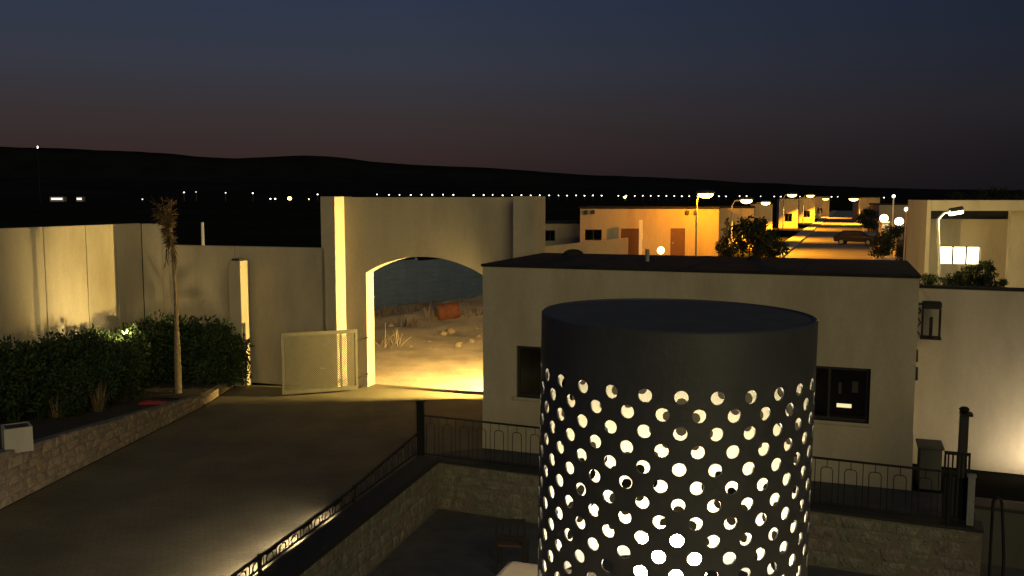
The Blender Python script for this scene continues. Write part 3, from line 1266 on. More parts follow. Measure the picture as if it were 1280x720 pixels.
for k in range(18):
    t = rng.uniform(0, 6.28)
    ln = rng.uniform(0.7, 1.3)
    lean = Vector((-0.17 + 0.09 * math.cos(t), 0.09 * math.sin(t), 0))
    fl_ = []
    for s in range(9):
        q = s / 8
        fl_.append(top + Vector((0, 0, -0.1)) + Vector((0, 0, ln * q)) + lean * (q * ln) + Vector((0.16 * math.cos(t), 0.16 * math.sin(t), 0)) * (q * q * q * 0.8) - Vector((0, 0, 0.12 * ln * q ** 4)))
    mb = MB()
    mb.tube(fl_, [0.014 * (1 - 0.8 * s / 8) for s in range(9)], 5)
    for s in range(1, 9):
        for e in range(5):
            d = (fl_[s] - fl_[s - 1]).normalized()
            side = rvec(rng)
            dd = (d * 0.9 + side * 0.7 + Vector((0, 0, -0.75))).normalized()
            leaf_quad(mb, fl_[s - 1].lerp(fl_[s], e / 5), dd, rvec(rng), rng.uniform(0.12, 0.26), 0.026)
    mb.build('frond', 'frond', palm)
for k in range(7):                                     # hanging dead fronds
    t = rng.uniform(0, 6.28)
    fl_ = [top + Vector((0.06 * math.cos(t) * (1 + 1.2 * q), 0.06 * math.sin(t) * (1 + 1.2 * q), 0.1 - rng.uniform(0.5, 0.8) * q)) for q in (0, .33, .66, 1)]
    mb = MB()
    mb.tube(fl_, [0.012, 0.01, 0.008, 0.004], 5)
    for s in range(1, 4):
        for e in range(5):
            leaf_quad(mb, fl_[s - 1].lerp(fl_[s], e / 5), (Vector((0, 0, -1)) + rvec(rng) * 0.45).normalized(), rvec(rng), rng.uniform(0.12, 0.24), 0.022)
    mb.build('dead_frond', 'frond', palm)

# garden spike light in the bed
def spike(p, aim, label, energy, cone):
    z = bedz(p)
    o = thing('garden_light', (p.x, p.y, z), label, 'garden light')
    mb = MB()
    mb.tube([(p.x, p.y, z - 0.1), (p.x, p.y, z + 1.36)], 0.014, 8)
    mb.build('spike', 'iron', o)
    d = (Vector(aim) - Vector((p.x, p.y, z + 1.4))).normalized()
    a = Vector((p.x, p.y, z + 1.4))
    mb = MB()
    mb.tube([a - d * 0.07, a + d * 0.07], 0.045, 14)
    mb.build('head', 'frame_dark', o)
    mb = MB()
    mb.tube([a + d * 0.071, a + d * 0.074], 0.038, 14)
    mb.build('lens', 'lens_warm', o)
    lamp('SPOT', o, a + d * 0.1, energy, (1.0, 0.77, 0.34), aim=aim, size=0.03, cone=cone, blend=0.8)


aimp = cn + s1 * 1.6
spike(PD(158, 470, 22.3), (aimp.x, aimp.y, 2.7), 'small garden spotlight on a stake in the hedge aimed at the panel wall', 150, 150)

# ------------------------------------------------------------------ sunken yard: coping, stone faces
yw = thing('retaining_wall', (K0.x, K0.y, PITZ), 'rough block retaining wall below the railing along the driveway', 'wall')
yl = 20.0
inw = -kn                                              # into the yard
mb = MB()
mb.box(K0, kl, kn, 0.0, yl, 0.03, 0.3, PITZ - 0.02, -0.016)
mb.build('core', 'mortar', yw)
stones(yw, K0 + kn * 0.03, kl, kn, 13.0, lambda u: -0.02, PITZ, ['block0', 'block1', 'block2', 'block3'], random.Random(5), 0.17, 0.25, 0.28, 0.6, proud=0.014)
mb = MB()
mb.box(K0, kl, kn, 0.0, yl, -0.03, band, -0.012, 0.10)
mb.build('coping', 'granite', yw, bevel=0.012)
k2 = Vector((-k1.y, k1.x, 0))
yw2 = thing('retaining_wall', (K1.x, K1.y, PITZ), 'rough block retaining wall below the walkway in front of the guard house', 'wall')
kL = (K1 - K0).length
mb = MB()
mb.box(K0, k1, k2, -0.12, kL, 0.028, 0.3, PITZ - 0.02, -0.016)
mb.build('core', 'mortar', yw2)
stones(yw2, K0 + k2 * 0.03, k1, k2, kL, lambda u: -0.02, PITZ, ['block0', 'block1', 'block2', 'block3'], random.Random(6), 0.17, 0.25, 0.28, 0.6, proud=0.014)
mb = MB()
mb.box(K0, k1, k2, 0.0, kL + 0.02, -0.03, 0.42, -0.012, 0.035)
mb.build('coping', 'granite', yw2, bevel=0.01)
mb = MB()
K2 = K1 + h2 * 1.2
mb.box(K1, h2, -k1, 0.31, 1.2, -0.0, 0.2, PITZ - 0.02, -0.016)
mb.build('end_return', 'block2', yw2)
yw3 = thing('retaining_wall', (K2.x, K2.y, PITZ), 'plain retaining wall toned dark for shade beyond the end of the block wall', 'wall')
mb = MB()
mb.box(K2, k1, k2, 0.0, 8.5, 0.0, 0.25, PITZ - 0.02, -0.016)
mb.build('face', 'shaded_concrete', yw3)
mb = MB()
mb.box(K2, k1, k2, 0.0, 8.5, -0.03, 0.4, -0.012, 0.035)
mb.build('coping', 'granite', yw3, bevel=0.01)


# ------------------------------------------------------------------ railings
def railing(name, A, d, L, ztop, zb, unit, posts, label, first_post=None, drop=0.15):
    """ztop(u) gives the rail height; hoops hang between the rails, each tied to the top rail by a short bar"""
    o = thing(name, (A.x, A.y, zb), label, 'railing')
    n = Vector((-d.y, d.x, 0))
    cuts = [L * i / 16 for i in range(17)]
    for nm, hw_, th, fz_ in (('top_rail', 0.02, 0.028, ztop), ('bottom_rail', 0.012, 0.02, lambda u: zb + 0.075)):
        mb = MB()
        for a_, b2_ in zip(cuts, cuts[1:]):
            c8 = []
            for dz in (-th, 0.0):
                for (u, y) in ((a_, -hw_), (b2_, -hw_), (b2_, hw_), (a_, hw_)):
                    q = A + d * u + n * y
                    c8.append((q.x, q.y, fz_(u) + dz))
            mb.hexa(c8)
        mb.build(nm, 'iron', o)
    for u in posts:
        mb = MB()
        zt, sz_ = ztop(u) + 0.02, 0.022
        mb.box(A, d, n, u - sz_, u + sz_, -sz_, sz_, zb - 0.01, zt)
        mb.build('post', 'iron', o, bevel=0.004)
    if first_post:
        mb = MB()
        sz_ = 0.055
        mb.box(A, d, n, -sz_, sz_, -sz_, sz_, zb - 0.01, first_post)
        mb.box(A, d, n, -sz_ - 0.015, sz_ + 0.015, -sz_ - 0.015, sz_ + 0.015, first_post, first_post + 0.03)
        mb.build('corner_post', 'iron', o, bevel=0.004)
    u = unit * 0.6
    while u < L - 0.1:
        hz = ztop(u) - drop
        w = unit * 0.25
        pts = []
        for (a_, z) in ((-w, zb + 0.07), (-w, hz - 0.05), (-w * 0.8, hz - 0.012), (-w * 0.5, hz), (w * 0.5, hz), (w * 0.8, hz - 0.012), (w, hz - 0.05), (w, zb + 0.07)):
            q = A + d * (u + a_)
            pts.append((q.x, q.y, z))
        MB().tube(pts, 0.007, 6).build('hoop', 'iron', o)
        q = A + d * u
        MB().tube([(q.x, q.y, hz), (q.x, q.y, ztop(u) - 0.02)], 0.006, 6).build('link_bar', 'iron', o)
        q = A + d * (u + unit * 0.5)
        if u + unit * 0.5 < L - 0.05:
            MB().tube([(q.x, q.y, zb + 0.07), (q.x, q.y, ztop(u) - 0.02)], 0.006, 6).build('baluster', 'iron', o)
        u += unit
    return o


def left_rail(u):
    return 0.34 + 0.22 * max(0.0, 1 - u / 3.6)


cpost = K0 + k2 * 0.07 - k1 * 0.42
lr_end = K0 + kn * (band - 0.06) + kl * 16.5
lrd = (lr_end - cpost).normalized()
railing('railing', cpost, lrd, 16.6, left_rail, 0.10, 0.34, [3.0, 5.9, 8.8, 11.7, 14.6], 'low dark iron railing with hoops along the driveway edge', None, 0.06)
railing('railing', K0 + k2 * 0.07 - k1 * 0.42, k1, kL + 0.05, lambda u: 0.86, 0.035, 0.36, [2.5, 4.6, 6.7, kL - 0.05], 'dark iron railing with hoops in front of the guard house', 1.10)

# small lights under the top rail, shining onto the driveway
for k, u in enumerate((3.6, 4.6, 5.6, 6.6, 7.6)):
    p = cpost + lrd * u
    zl = left_rail(u) - 0.028
    o = thing('rail_light', (p.x, p.y, zl), 'small light under the top rail shining onto the driveway', 'rail light', 'lights under the driveway railing')
    mb = MB()
    mb.box(p, kl, kn, -0.14, 0.14, -0.012, 0.03, zl - 0.03, zl + 0.002)
    mb.build('housing', 'iron', o, bevel=0.004)
    mb = MB()
    mb.box(p, kl, kn, -0.12, 0.12, 0.0301, 0.033, zl - 0.027, zl - 0.004)
    mb.build('lens', 'lens_warm', o)
    q = p + kn * 0.045 + Z * (zl - 0.03)
    lamp('SPOT', o, q, (40, 66, 66, 62, 58)[k], (1.0, 0.82, 0.60), aim=q + kn * 1.0 - Z * 0.6, size=0.04, cone=130, blend=1.0)

# ------------------------------------------------------------------ chairs in the yard
def chair(p, rz, label):
    ex = Vector((math.cos(rz), math.sin(rz), 0))
    ey = Vector((-ex.y, ex.x, 0))
    z = PITZ
    o = thing('chair', (p.x, p.y, z), label, 'chair')
    for (x, y, zt) in ((-0.22, -0.22, 0.44), (0.22, -0.22, 0.44), (-0.22, 0.22, 0.92), (0.22, 0.22, 0.92)):
        mb = MB()
        mb.box(p, ex, ey, x - 0.02, x + 0.02, y - 0.02, y + 0.02, z, z + zt)
        mb.build('leg', 'frame_dark', o)
    mb = MB()
    mb.box(p, ex, ey, -0.24, 0.24, -0.25, 0.199, z + 0.44, z + 0.48)
    mb.build('seat', 'seat_wood', o, bevel=0.01)
    for zz in (0.58, 0.86):
        mb = MB()
        mb.box(p, ex, ey, -0.2, 0.2, 0.205, 0.235, z + zz, z + zz + 0.05)
        mb.build('back_rail', 'frame_dark', o)
    for x in (-0.12, 0, 0.12):
        mb = MB()
        mb.box(p, ex, ey, x - 0.015, x + 0.015, 0.21, 0.23, z + 0.631, z + 0.859)
        mb.build('back_slat', 'frame_dark', o)


chair(P(640, 712, PITZ), R(172), 'chair with reddish wooden seat in the sunken yard by the lamp pillar')

# ------------------------------------------------------------------ lamp pillar and the perforated lamp
CZ = 4.56
cf = P(635, 697, CZ)                                   # far left corner of the cap
c1v = Vector((math.cos(R(-20)), math.sin(R(-20)), 0))
c2v = Vector((-c1v.y, c1v.x, 0))
pil = thing('lamp_pillar', (cf.x + 0.25, cf.y - 0.35, PITZ), 'beige square pillar with a flat cap carrying the perforated lamp', 'pillar')
cs = 0.56
mb = MB()
mb.box(cf, c1v, c2v, 0, cs, -cs, 0, CZ - 0.045, CZ)
mb.build('cap', 'cap_stone', pil, bevel=0.010, seg=3)
mb = MB()
mb.box(cf, c1v, c2v, 0.05, cs - 0.05, -cs + 0.05, -0.05, PITZ, CZ - 0.045)
mb.build('shaft', 'plaster', pil, bevel=0.01)

LR = 0.11
LY, LX = 0.745, 0.1300
LT = 4.9065
N = 27
du = 2 * math.pi * LR / N
dv = 0.0130
hr = 0.0050
zrow = LT - 0.0468
lp = thing('perforated_lamp', (LX, LY, CZ), 'black cylindrical lamp with staggered round holes glowing on the pillar', 'lamp')
rows = 15
ang0 = math.atan2(-LY, -LX) + R(2.3)
tk = 0.0014


def shell(u, v, side):
    t = ang0 + u / LR
    r = LR - tk * side
    return (LX + r * math.cos(t), LY + r * math.sin(t), zrow - v)


mb = MB()
perforated(mb, shell, N, rows, du, dv, hr, seg=24, wrap=True, mo=0, mi=1)
mb.f = [tuple(reversed(f)) for f in mb.f]
sh = mb.build('perforated_shell', ['lamp_metal', 'lamp_inside'], lp)
seg = 208
zt0 = zrow + dv / 2
mb = MB()
mb.lathe((LX, LY, 0), [(LR - tk, zt0), (LR - tk, LT - 0.008)], seg, 1)
mb.lathe((LX, LY, 0), [(LR, zt0), (LR, LT - 0.0012), (LR - 0.0012, LT), (LR - 0.003, LT), (LR - 0.0036, LT - 0.0012)], seg, 0)
mb.lathe((LX, LY, 0), [(LR - 0.0036, LT - 0.0012), (0.0005, LT - 0.0004)], seg, 2)
mb.lathe((LX, LY, 0), [(LR - tk, LT - 0.008), (0.0005, LT - 0.008)], seg, 1)
bnd = mb.build('top_band', ['lamp_metal', 'lamp_inside', 'lamp_cap'], lp)
zb0 = zrow - (rows - 0.5) * dv
mb = MB()
mb.lathe((LX, LY, 0), [(LR - tk, zb0), (LR - tk, zb0 - 0.012), (LR, zb0 - 0.012), (LR, zb0)], seg)
mb.build('bottom_band', 'lamp_metal', lp)
for k in range(3):
    t = 2 * math.pi * k / 3 + 0.6
    q = (LX + (LR - 0.006) * math.cos(t), LY + (LR - 0.006) * math.sin(t))
    mb = MB()
    mb.tube([(q[0], q[1], CZ), (q[0], q[1], zb0 + 0.004)], 0.0035, 8)
    mb.build('foot', 'lamp_metal', lp)
mb = MB()
mb.lathe((LX, LY, 0), [(0.0005, CZ + 0.001), (0.045, CZ + 0.001), (0.045, CZ + 0.012), (0.02, CZ + 0.02), (0.02, 4.655), (0.0005, 4.655)], 24)
mb.build('socket', 'lamp_metal', lp)
mb = MB()
mb.sphere((LX, LY, 4.690), 0.031, 24, 16, (1, 1, 1.15))
mb.build('bulb', 'bulb_warm', lp, smooth=True)
lp.rotation_euler = (0, R(0.7), 0)

# ------------------------------------------------------------------ right side: rendered wall, lantern, steps and gate
rA, rB = v2(PD(1143, 400, 17.0)), v2(PD(1280, 400, 16.3))
r1_ = (rB - rA).normalized()
r2_ = Vector((-r1_.y, r1_.x, 0))
rA = rA - r1_ * 0.25
rZ = PD(1200, 361.5, 16.7).z
rw = thing('side_wall', (rA.x, rA.y, 0), 'cream rendered wall to the side of the guard house with a lantern', 'wall')
mb = MB()
mb.box(rA, r1_, r2_, 0, 12, 0, 0.25, 0, rZ)
mb.build('wall_face', 'plaster', rw, bevel=0.01)
mb = MB()
mb.box(rA, r1_, r2_, -0.02, 12, -0.025, 0.275, rZ, rZ + 0.04)
mb.build('coping', 'roof_felt', rw)

# lantern with scroll bracket on the side wall
q = PD(1163, 421, 16.55)
lt0 = q.z
lt1 = PD(1163, 377, 16.55).z
ln = thing('wall_lantern', (q.x, q.y, lt0), 'unlit dark framed lantern on a scrolled iron bracket beside the guard house', 'lantern')
cq = Vector((q.x, q.y, 0))
hw = 0.145
mb = MB()
for (x, y) in ((-1, -1), (1, -1), (1, 1), (-1, 1)):
    mb.box(cq, r1_, r2_, x * hw - 0.015, x * hw + 0.015, y * hw - 0.015, y * hw + 0.015, lt0, lt1 - 0.12)
mb.build('frame', 'iron', ln)
mb = MB()
mb.box(cq, r1_, r2_, -hw - 0.03, hw + 0.03, -hw - 0.03, hw + 0.03, lt0 - 0.03, lt0)
mb.build('base', 'iron', ln)
mb = MB()
mb.box(cq, r1_, r2_, -hw - 0.02, hw + 0.02, -hw - 0.02, hw + 0.02, lt1 - 0.12, lt1)
mb.build('cap', 'iron', ln, bevel=0.03)
for (a, b0_, c, d) in ((-hw + .015, hw - .015, -hw - 0.004, -hw + 0.004), (-hw + .015, hw - .015, hw - 0.004, hw + 0.004), (-hw - 0.004, -hw + 0.004, -hw + .015, hw - .015), (hw - 0.004, hw + 0.004, -hw + .015, hw - .015)):
    mb = MB()
    mb.box(cq, r1_, r2_, a, b0_, c, d, lt0 + 0.001, lt1 - 0.121)
    mb.build('pane', 'glass', ln)
mb = MB()
mb.tube([(cq.x, cq.y, lt0), (cq.x, cq.y, lt0 + 0.36)], 0.03, 10)
mb.build('candle_tube', 'seat_wood', ln)
mb = MB()
pts = []
c_ = PD(1147, 388, 16.5)
for k in range(26):
    t = 0.2 + k * 0.34
    rr = 0.15 * math.exp(-0.085 * k) + 0.015
    pts.append(c_ + r1_ * (rr * math.cos(t)) + Z * (rr * math.sin(t)))
mb.tube(pts, 0.016, 7)
pts = [c_ + Vector((0, 0, -0.12)), c_ + r1_ * 0.06 + Z * -0.22, c_ + r1_ * -0.02 + Z * -0.34, c_ + r1_ * 0.05 + Z * -0.44]
mb.tube(pts, 0.014, 7)
e = cq + r1_ * (-hw - 0.0)
mb.tube([c_ + Z * 0.1, Vector((cq.x, cq.y, lt1))], 0.016, 7)
wl_ = cq + r2_ * ((rA - cq).dot(r2_) + 0.05)
mb.tube([(cq.x, cq.y, lt1 - 0.05), (wl_.x, wl_.y, lt1 - 0.05)], 0.016, 7)
mb.build('scroll_bracket', 'iron', ln)

for k, (py0, py1) in enumerate(((437, 452), (459, 475))):
    q0_, q1_ = PD(1144.5, py1, 16.2), PD(1144.5, py0, 16.2)
    o = thing('wall_bracket', (q0_.x, q0_.y, q0_.z), 'small dark pipe bracket on the side of the guard house, %s' % ('just below the lantern' if k == 0 else 'lower of the two'), 'bracket')
    mb = MB()
    mb.tube([q0_, q1_], 0.045, 8)
    mb.build('clamp', 'iron', o)
    mid = (q0_ + q1_) / 2
    mb = MB()
    mb.tube([mid, mid - h1 * 0.3], 0.02, 8)
    mb.build('stub', 'iron', o)

# pedestal, narrow gate, post and handrail at the end of the walkway
p = v2(P(1145, 612, 0.0))
pz1 = PD(1144, 561, p.y).z
pe = v2(P(1176, 615, 0.0))
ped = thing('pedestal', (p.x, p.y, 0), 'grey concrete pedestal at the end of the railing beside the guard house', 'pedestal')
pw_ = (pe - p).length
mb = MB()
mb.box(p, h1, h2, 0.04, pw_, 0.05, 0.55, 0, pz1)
mb.build('block', 'shaded_concrete', ped, bevel=0.015)
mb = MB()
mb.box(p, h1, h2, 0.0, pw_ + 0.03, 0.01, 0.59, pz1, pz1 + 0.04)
mb.build('slab', 'shaded_concrete', ped, bevel=0.01)
g0, gE = v2(P(1177, 655)), v2(P(1210, 659))
ng = thing('narrow_gate', (g0.x, g0.y, 0), 'narrow dark iron gate with upright bars beside the pedestal', 'gate')
e = (gE - g0).normalized()
en = Vector((-e.y, e.x, 0))
gl_ = (gE - g0).length
gz = PD(1190, 566, g0.y).z
mb = MB()
wall_open(mb, g0, e, en, gl_, 0.06, gz, 0.1, 0.14, [(0.03, gl_ - 0.03, 0.1, gz - 0.05)])
mb.build('frame', 'iron', ng)
for k in range(1, 6):
    u = gl_ * k / 6
    mb = MB()
    q = g0 + e * u + en * 0.12
    mb.tube([(q.x, q.y, 0.09), (q.x, q.y, gz - 0.04)], 0.012, 6)
    mb.build('bar', 'iron', ng)
mb = MB()
mb.box(g0, e, en, 0.031, gl_ - 0.031, 0.125, 0.132, 0.101, gz - 0.4)
mb.build('back_sheet', 'frame_dark', ng)
q = v2(P(1200, 640))
mb = MB()
z1 = PD(1200, 511, q.y).z
tp = thing('gate_pillar', (q.x, q.y, 0), 'tall dark gate pillar with a ball top behind the narrow gate', 'pillar')
mb.box(q, h1, h2, -0.06, 0.07, 0.02, 0.16, 0, z1 - 0.12)
mb.build('shaft', 'frame_dark', tp, bevel=0.01)
mb = MB()
mb.box(q, h1, h2, -0.06, 0.12, -0.02, 0.2, z1 - 0.12, z1 - 0.08)
cc = q + h2 * 0.09
mb.lathe((cc.x, cc.y, 0), [(0.03, z1 - 0.08), (0.07, z1 - 0.05), (0.08, z1 - 0.02), (0.05, z1 + 0.01), (0.001, z1 + 0.02)], 14)
mb.build('finial', 'iron', tp)
q = v2(P(1212, 661))
z1 = PD(1212, 598, q.y).z
mb = MB()
mb.box(q, k1, k2, -0.05, 0.05, 0.05, 0.15, 0.03, z1)
mb.box(q, k1, k2, -0.065, 0.065, 0.035, 0.165, z1, z1 + 0.03)
o = mb.build('gate_post', 'steel', None, bevel=0.006)
tag(o, 'grey steel post at the end of the block wall', 'post')
q = K1 + k1 * 0.12
mb = MB()
z0_ = 0.55
pts = [q + k1 * 0.0 + Z * 0.02, q + k1 * 0.0 + Z * (z0_ - 0.08), q + k1 * 0.02 + Z * (z0_ - 0.02), q + k1 * 0.06 + Z * z0_, q + k1 * 0.10 + Z * (z0_ - 0.02),
       q + k1 * 0.12 + Z * (z0_ - 0.09), q + k1 * 0.13 - k2 * 0.3 + Z * 0.1, q + k1 * 0.13 - k2 * 0.55 + Z * (PITZ + 0.75), q + k1 * 0.13 - k2 * 0.55 + Z * PITZ]
pts[0].z = PITZ
mb.tube(pts, 0.022, 8)
o = mb.build('handrail', 'iron')
tag(o, 'curved dark handrail descending into the sunken yard', 'handrail')

# wall uplight beyond the frame on the side wall
uq = on_line(1345, rA, r1_)
q = rA + r1_ * uq - r2_ * 0.8
ul = thing('wall_uplight', (q.x, q.y, 0), 'ground uplight washing the side wall', 'uplight')
mb = MB()
mb.lathe((q.x, q.y, 0), [(0.001, 0), (0.09, 0), (0.09, 0.12), (0.075, 0.12), (0.075, 0.10), (0.001, 0.10)], 20)
mb.build('housing', 'frame_dark', ul)
mb = MB()
mb.lathe((q.x, q.y, 0), [(0.001, 0.103), (0.074, 0.103)], 20)
mb.build('lens', 'lens_warm', ul)
lamp('SPOT', ul, (q.x, q.y, 0.13), 135, (1.0, 0.83, 0.58), aim=(q.x + r2_.x * 0.8 - r1_.x * 0.9, q.y + r2_.y * 0.8 - r1_.y * .9, 1.0), size=0.05, cone=125, blend=0.8)

# ------------------------------------------------------------------ beyond the gate: blue fence, debris
fo_ = fA - fd * 9
fz = PD(527, 327, v2(PD(527, 380, 42)).y).z
fen = thing('sheet_fence', (fA.x, fA.y, 0), 'blue corrugated sheet metal fence beyond the arched gateway', 'fence')
pw2 = 2.4
proto = None
fz = 2.2
for k in range(8):
    if proto is None:
        mb = MB()
        nr = 60
        prof = []
        for i in range(nr + 1):
            z = -0.1 + (fz + 0.1) * i / nr
            prof.append((0.04 * (1 if (i // 3) % 2 else 0), z))
        for (y, z) in prof:
            for u in (0.0, pw2 + 0.03):
                q = fo_ + fd * u + fn_ * (-y)
                mb.v.append(Vector((q.x, q.y, z)))
        for i in range(nr):
            mb.f.append((2 * i, 2 * i + 1, 2 * i + 3, 2 * i + 2))
            mb.mi.append(0)
        proto = mb.build('sheet', 'fence_blue', fen)
        so = proto.modifiers.new('solid', 'SOLIDIFY')
        so.thickness = 0.004
    else:
        c = proto.copy()
        COL.objects.link(c)
        c.location = fd * (pw2 * k) + fn_ * (0.005 * (k % 2)) + Z * (0.05 * math.sin(k * 2.1))
for k in range(9):
    mb = MB()
    q = fo_ + fd * (pw2 * k)
    mb.box(q, fd, fn_, -0.03, 0.03, 0.03, 0.09, -0.1, fz + 0.1)
    mb.build('post', 'steel', fen)

rng = random.Random(77)


def sticks(name, p, n, ln, label, cat, lean=0.6, z0=0.0, m='straw'):
    mb = MB()
    for k in range(n):
        a = Vector((p.x + rng.uniform(-0.35, 0.35), p.y + rng.uniform(-0.3, 0.3), z0))
        d = Vector((rng.uniform(-lean, lean), rng.uniform(-lean, lean), 1)).normalized()
        l = ln * rng.uniform(0.5, 1.1)
        mb.tube([a, a + d * l * 0.5 + rvec(rng) * 0.03, a + d * l], [0.016, 0.012, 0.006], 5)
    o = mb.build(name, m)
    return tag(o, label, cat)


q = P(486, 436)
sticks('brush_pile', q, 16, 0.75, 'pale heap of cut sticks just outside the arch', 'brush', 1.1, 0.02)
q = P(494, 432)
sticks('stake', q, 2, 0.9, 'pale stakes upright beside the heap of sticks', 'stake', 0.08, 0.02)
q = P(541, 407)
sticks('dry_weeds', q, 14, 1.1, 'tall dry weeds beside the orange barrel', 'weeds', 0.35, 0.05, 'leaf_dry')
for k, (px, py) in enumerate([(470, 402), (482, 398), (500, 396), (515, 400), (530, 392), (556, 391), (577, 389), (590, 394), (597, 402), (510, 412), (583, 404)]):
    q = P(px, py)
    mb = MB()
    for i in range(26):
        t = rng.uniform(0, 6.28)
        a = Vector((q.x + rng.uniform(-0.4, 0.4), q.y + rng.uniform(-0.3, 0.3), 0.02))
        tip = a + Vector((math.cos(t) * rng.uniform(0.05, 0.35), math.sin(t) * rng.uniform(0.05, 0.35), rng.uniform(0.2, 0.75)))
        w = Vector((-math.sin(t), math.cos(t), 0)) * 0.014
        mb.add([a - w, a + w, (a + tip) / 2 + w + Z * 0.05, (a + tip) / 2 - w + Z * 0.05, tip], [(0, 1, 2, 3), (3, 2, 4)])
    o = mb.build('scrub_tuft', 'frond')
    tag(o, 'low brown scrub tuft on the dirt in front of the blue fence', 'scrub', 'scrub tufts before the blue fence')
# orange barrel tipped on the mound
q = P(560, 406)
ba = thing('barrel', (q.x, q.y, 0.2), 'orange plastic barrel lying on the dirt mound beyond the arch', 'barrel')
ax = Vector((0.9, 0.3, 0.15)).normalized()
c = Vector((q.x, q.y, 0.52))
prof = [(a_ * 0.72, r_ * 0.72) for a_, r_ in [(-0.62, 0.30), (-0.6, 0.42), (-0.5, 0.45), (-0.22, 0.47), (-0.2, 0.49), (-0.17, 0.47), (0.17, 0.47), (0.2, 0.49), (0.22, 0.47), (0.5, 0.45), (0.6, 0.42), (0.62, 0.30)]]
mb = MB()
mb.tube([c + ax * a for a, _ in prof], [r for _, r in prof], 20)
mb.build('body', 'orange_plastic', ba, smooth=True)
mb = MB()
mb.tube([c + ax * 0.44, c + ax * 0.46], 0.2, 20)
mb.build('lid', 'white_paint', ba)
# rubble
for k in range(70):
    px, py = rng.uniform(466, 602), 392 + 48 * rng.random() ** 1.4
    q = P(px, py)
    s = rng.uniform(0.03, 0.13) * (0.7 + 0.6 * (k % 6 == 0))
    mb = MB()
    mb.sphere((q.x, q.y, 0.1 + s * 0.3), s, 7, 5, (1, rng.uniform(.7, 1.2), 0.7))
    for i in range(len(mb.v)):
        mb.v[i] += rvec(rng) * s * 0.12
    o = mb.build('rubble_stone', 'stone%d' % rng.randrange(4))
    tag(o, 'loose stone on the dirt outside the arch', 'stone', 'loose stones outside the arch')

# pole beyond the wall
q = PD(253.5, 306, 34)
mb = MB()
t_ = PD(253, 278, 34)
mb.tube([(q.x, q.y, -0.01), (t_.x, t_.y, t_.z)], [0.11, 0.05], 10)
o = mb.build('marker_pole', 'white_paint', smooth=True)
tag(o, 'plain white pole rising beyond the boundary wall', 'pole')


# ------------------------------------------------------------------ the street beyond
def house_far(name, A, d, L, depth, Ht, label, m='plaster_far', windows=(), doors=(), roof='roof_felt', parapet=0.0):
    n = Vector((-d.y, d.x, 0))
    o = thing(name, (A.x, A.y, 0), label, 'house')
    mb = MB()
    wall_open(mb, A, d, n, L, 0, Ht, 0, 0.25, [(u - w / 2, u + w / 2, z, z + h) for (u, w, z, h) in windows] + [(u - w / 2, u + w / 2, 0, h) for (u, w, h) in doors])
    mb.box(A, d, n, 0, 0.25, 0.25, depth, 0, Ht)
    mb.box(A, d, n, L - 0.25, L, 0.25, depth, 0, Ht)
    mb.box(A, d, n, 0.25, L - 0.25, depth - 0.25, depth, 0, Ht)
    mb.build('wall', m, o)
    mb = MB()
    mb.box(A, d, n, -0.1, L + 0.1, -0.1, depth + 0.1, Ht, Ht + 0.18)
    mb.build('roof', roof, o)
    for (u, w, z, h) in windows:
        mb = MB()
        wall_open(mb, A + d * (u - w / 2), d, n, w, z, z + h, 0.08, 0.14, [(0.06, w / 2 - 0.03, z + 0.06, z + h - 0.06), (w / 2 + 0.03, w - 0.06, z + 0.06, z + h - 0.06)])
        wn = mb.build('window', 'frame_dark', o)
        mb = MB()
        mb.box(A, d, n, u - w / 2 + 0.05, u + w / 2 - 0.05, 0.105, 0.115, z + 0.05, z + h - 0.05)
        mb.build('pane', 'glass', wn)
    for (u, w, h) in doors:
        mb = MB()
        mb.box(A, d, n, u - w / 2, u + w / 2, 0.1, 0.16, 0, h)
        dr = mb.build('door', 'door_wood', o)
        mb = MB()
        mb.box(A, d, n, u - w * 0.36, u - w * 0.3, 0.05, 0.1, 1.0, 1.15)
        mb.build('handle', 'steel', dr)
    return o


def street_lamp(px, hy, Y, by, label, energy, color, headmat='head_orange', arm=0.9, size=0.22, side=1, group=None, z0=0.0, cone=128):
    top_ = PD(px, hy, Y)
    bs = Vector((top_.x - side * arm, top_.y, z0))
    o = thing('street_lamp', bs, label, 'street lamp', group)
    mb = MB()
    mb.tube([bs, bs + Z * (top_.z - z0 - 0.5), Vector((bs.x + side * arm * 0.2, bs.y, top_.z - 0.08)), Vector((top_.x - side * 0.1, top_.y, top_.z + 0.06))], [0.09, 0.07, 0.06, 0.05], 8)
    mb.build('pole', 'steel', o)
    mb = MB()
    mb.sphere(top_ + Z * 0.12, size * 1.3, 12, 8, (1.5, 1, 0.35))
    mb.build('hood', 'frame_dark', o, smooth=True)
    mb = MB()
    mb.sphere(top_ - Z * 0.06, size, 12, 8, (1.5, 1, 0.75))
    mb.build('lens', headmat, o, smooth=True)
    q = top_ - Z * (size + 0.15)
    lamp('SPOT' if cone else 'POINT', o, q, energy, color, aim=q + Vector((side * 0.35, -0.1, -1)), size=0.08, cone=cone, blend=0.35)
    return o


SOD = (1.0, 0.38, 0.012)
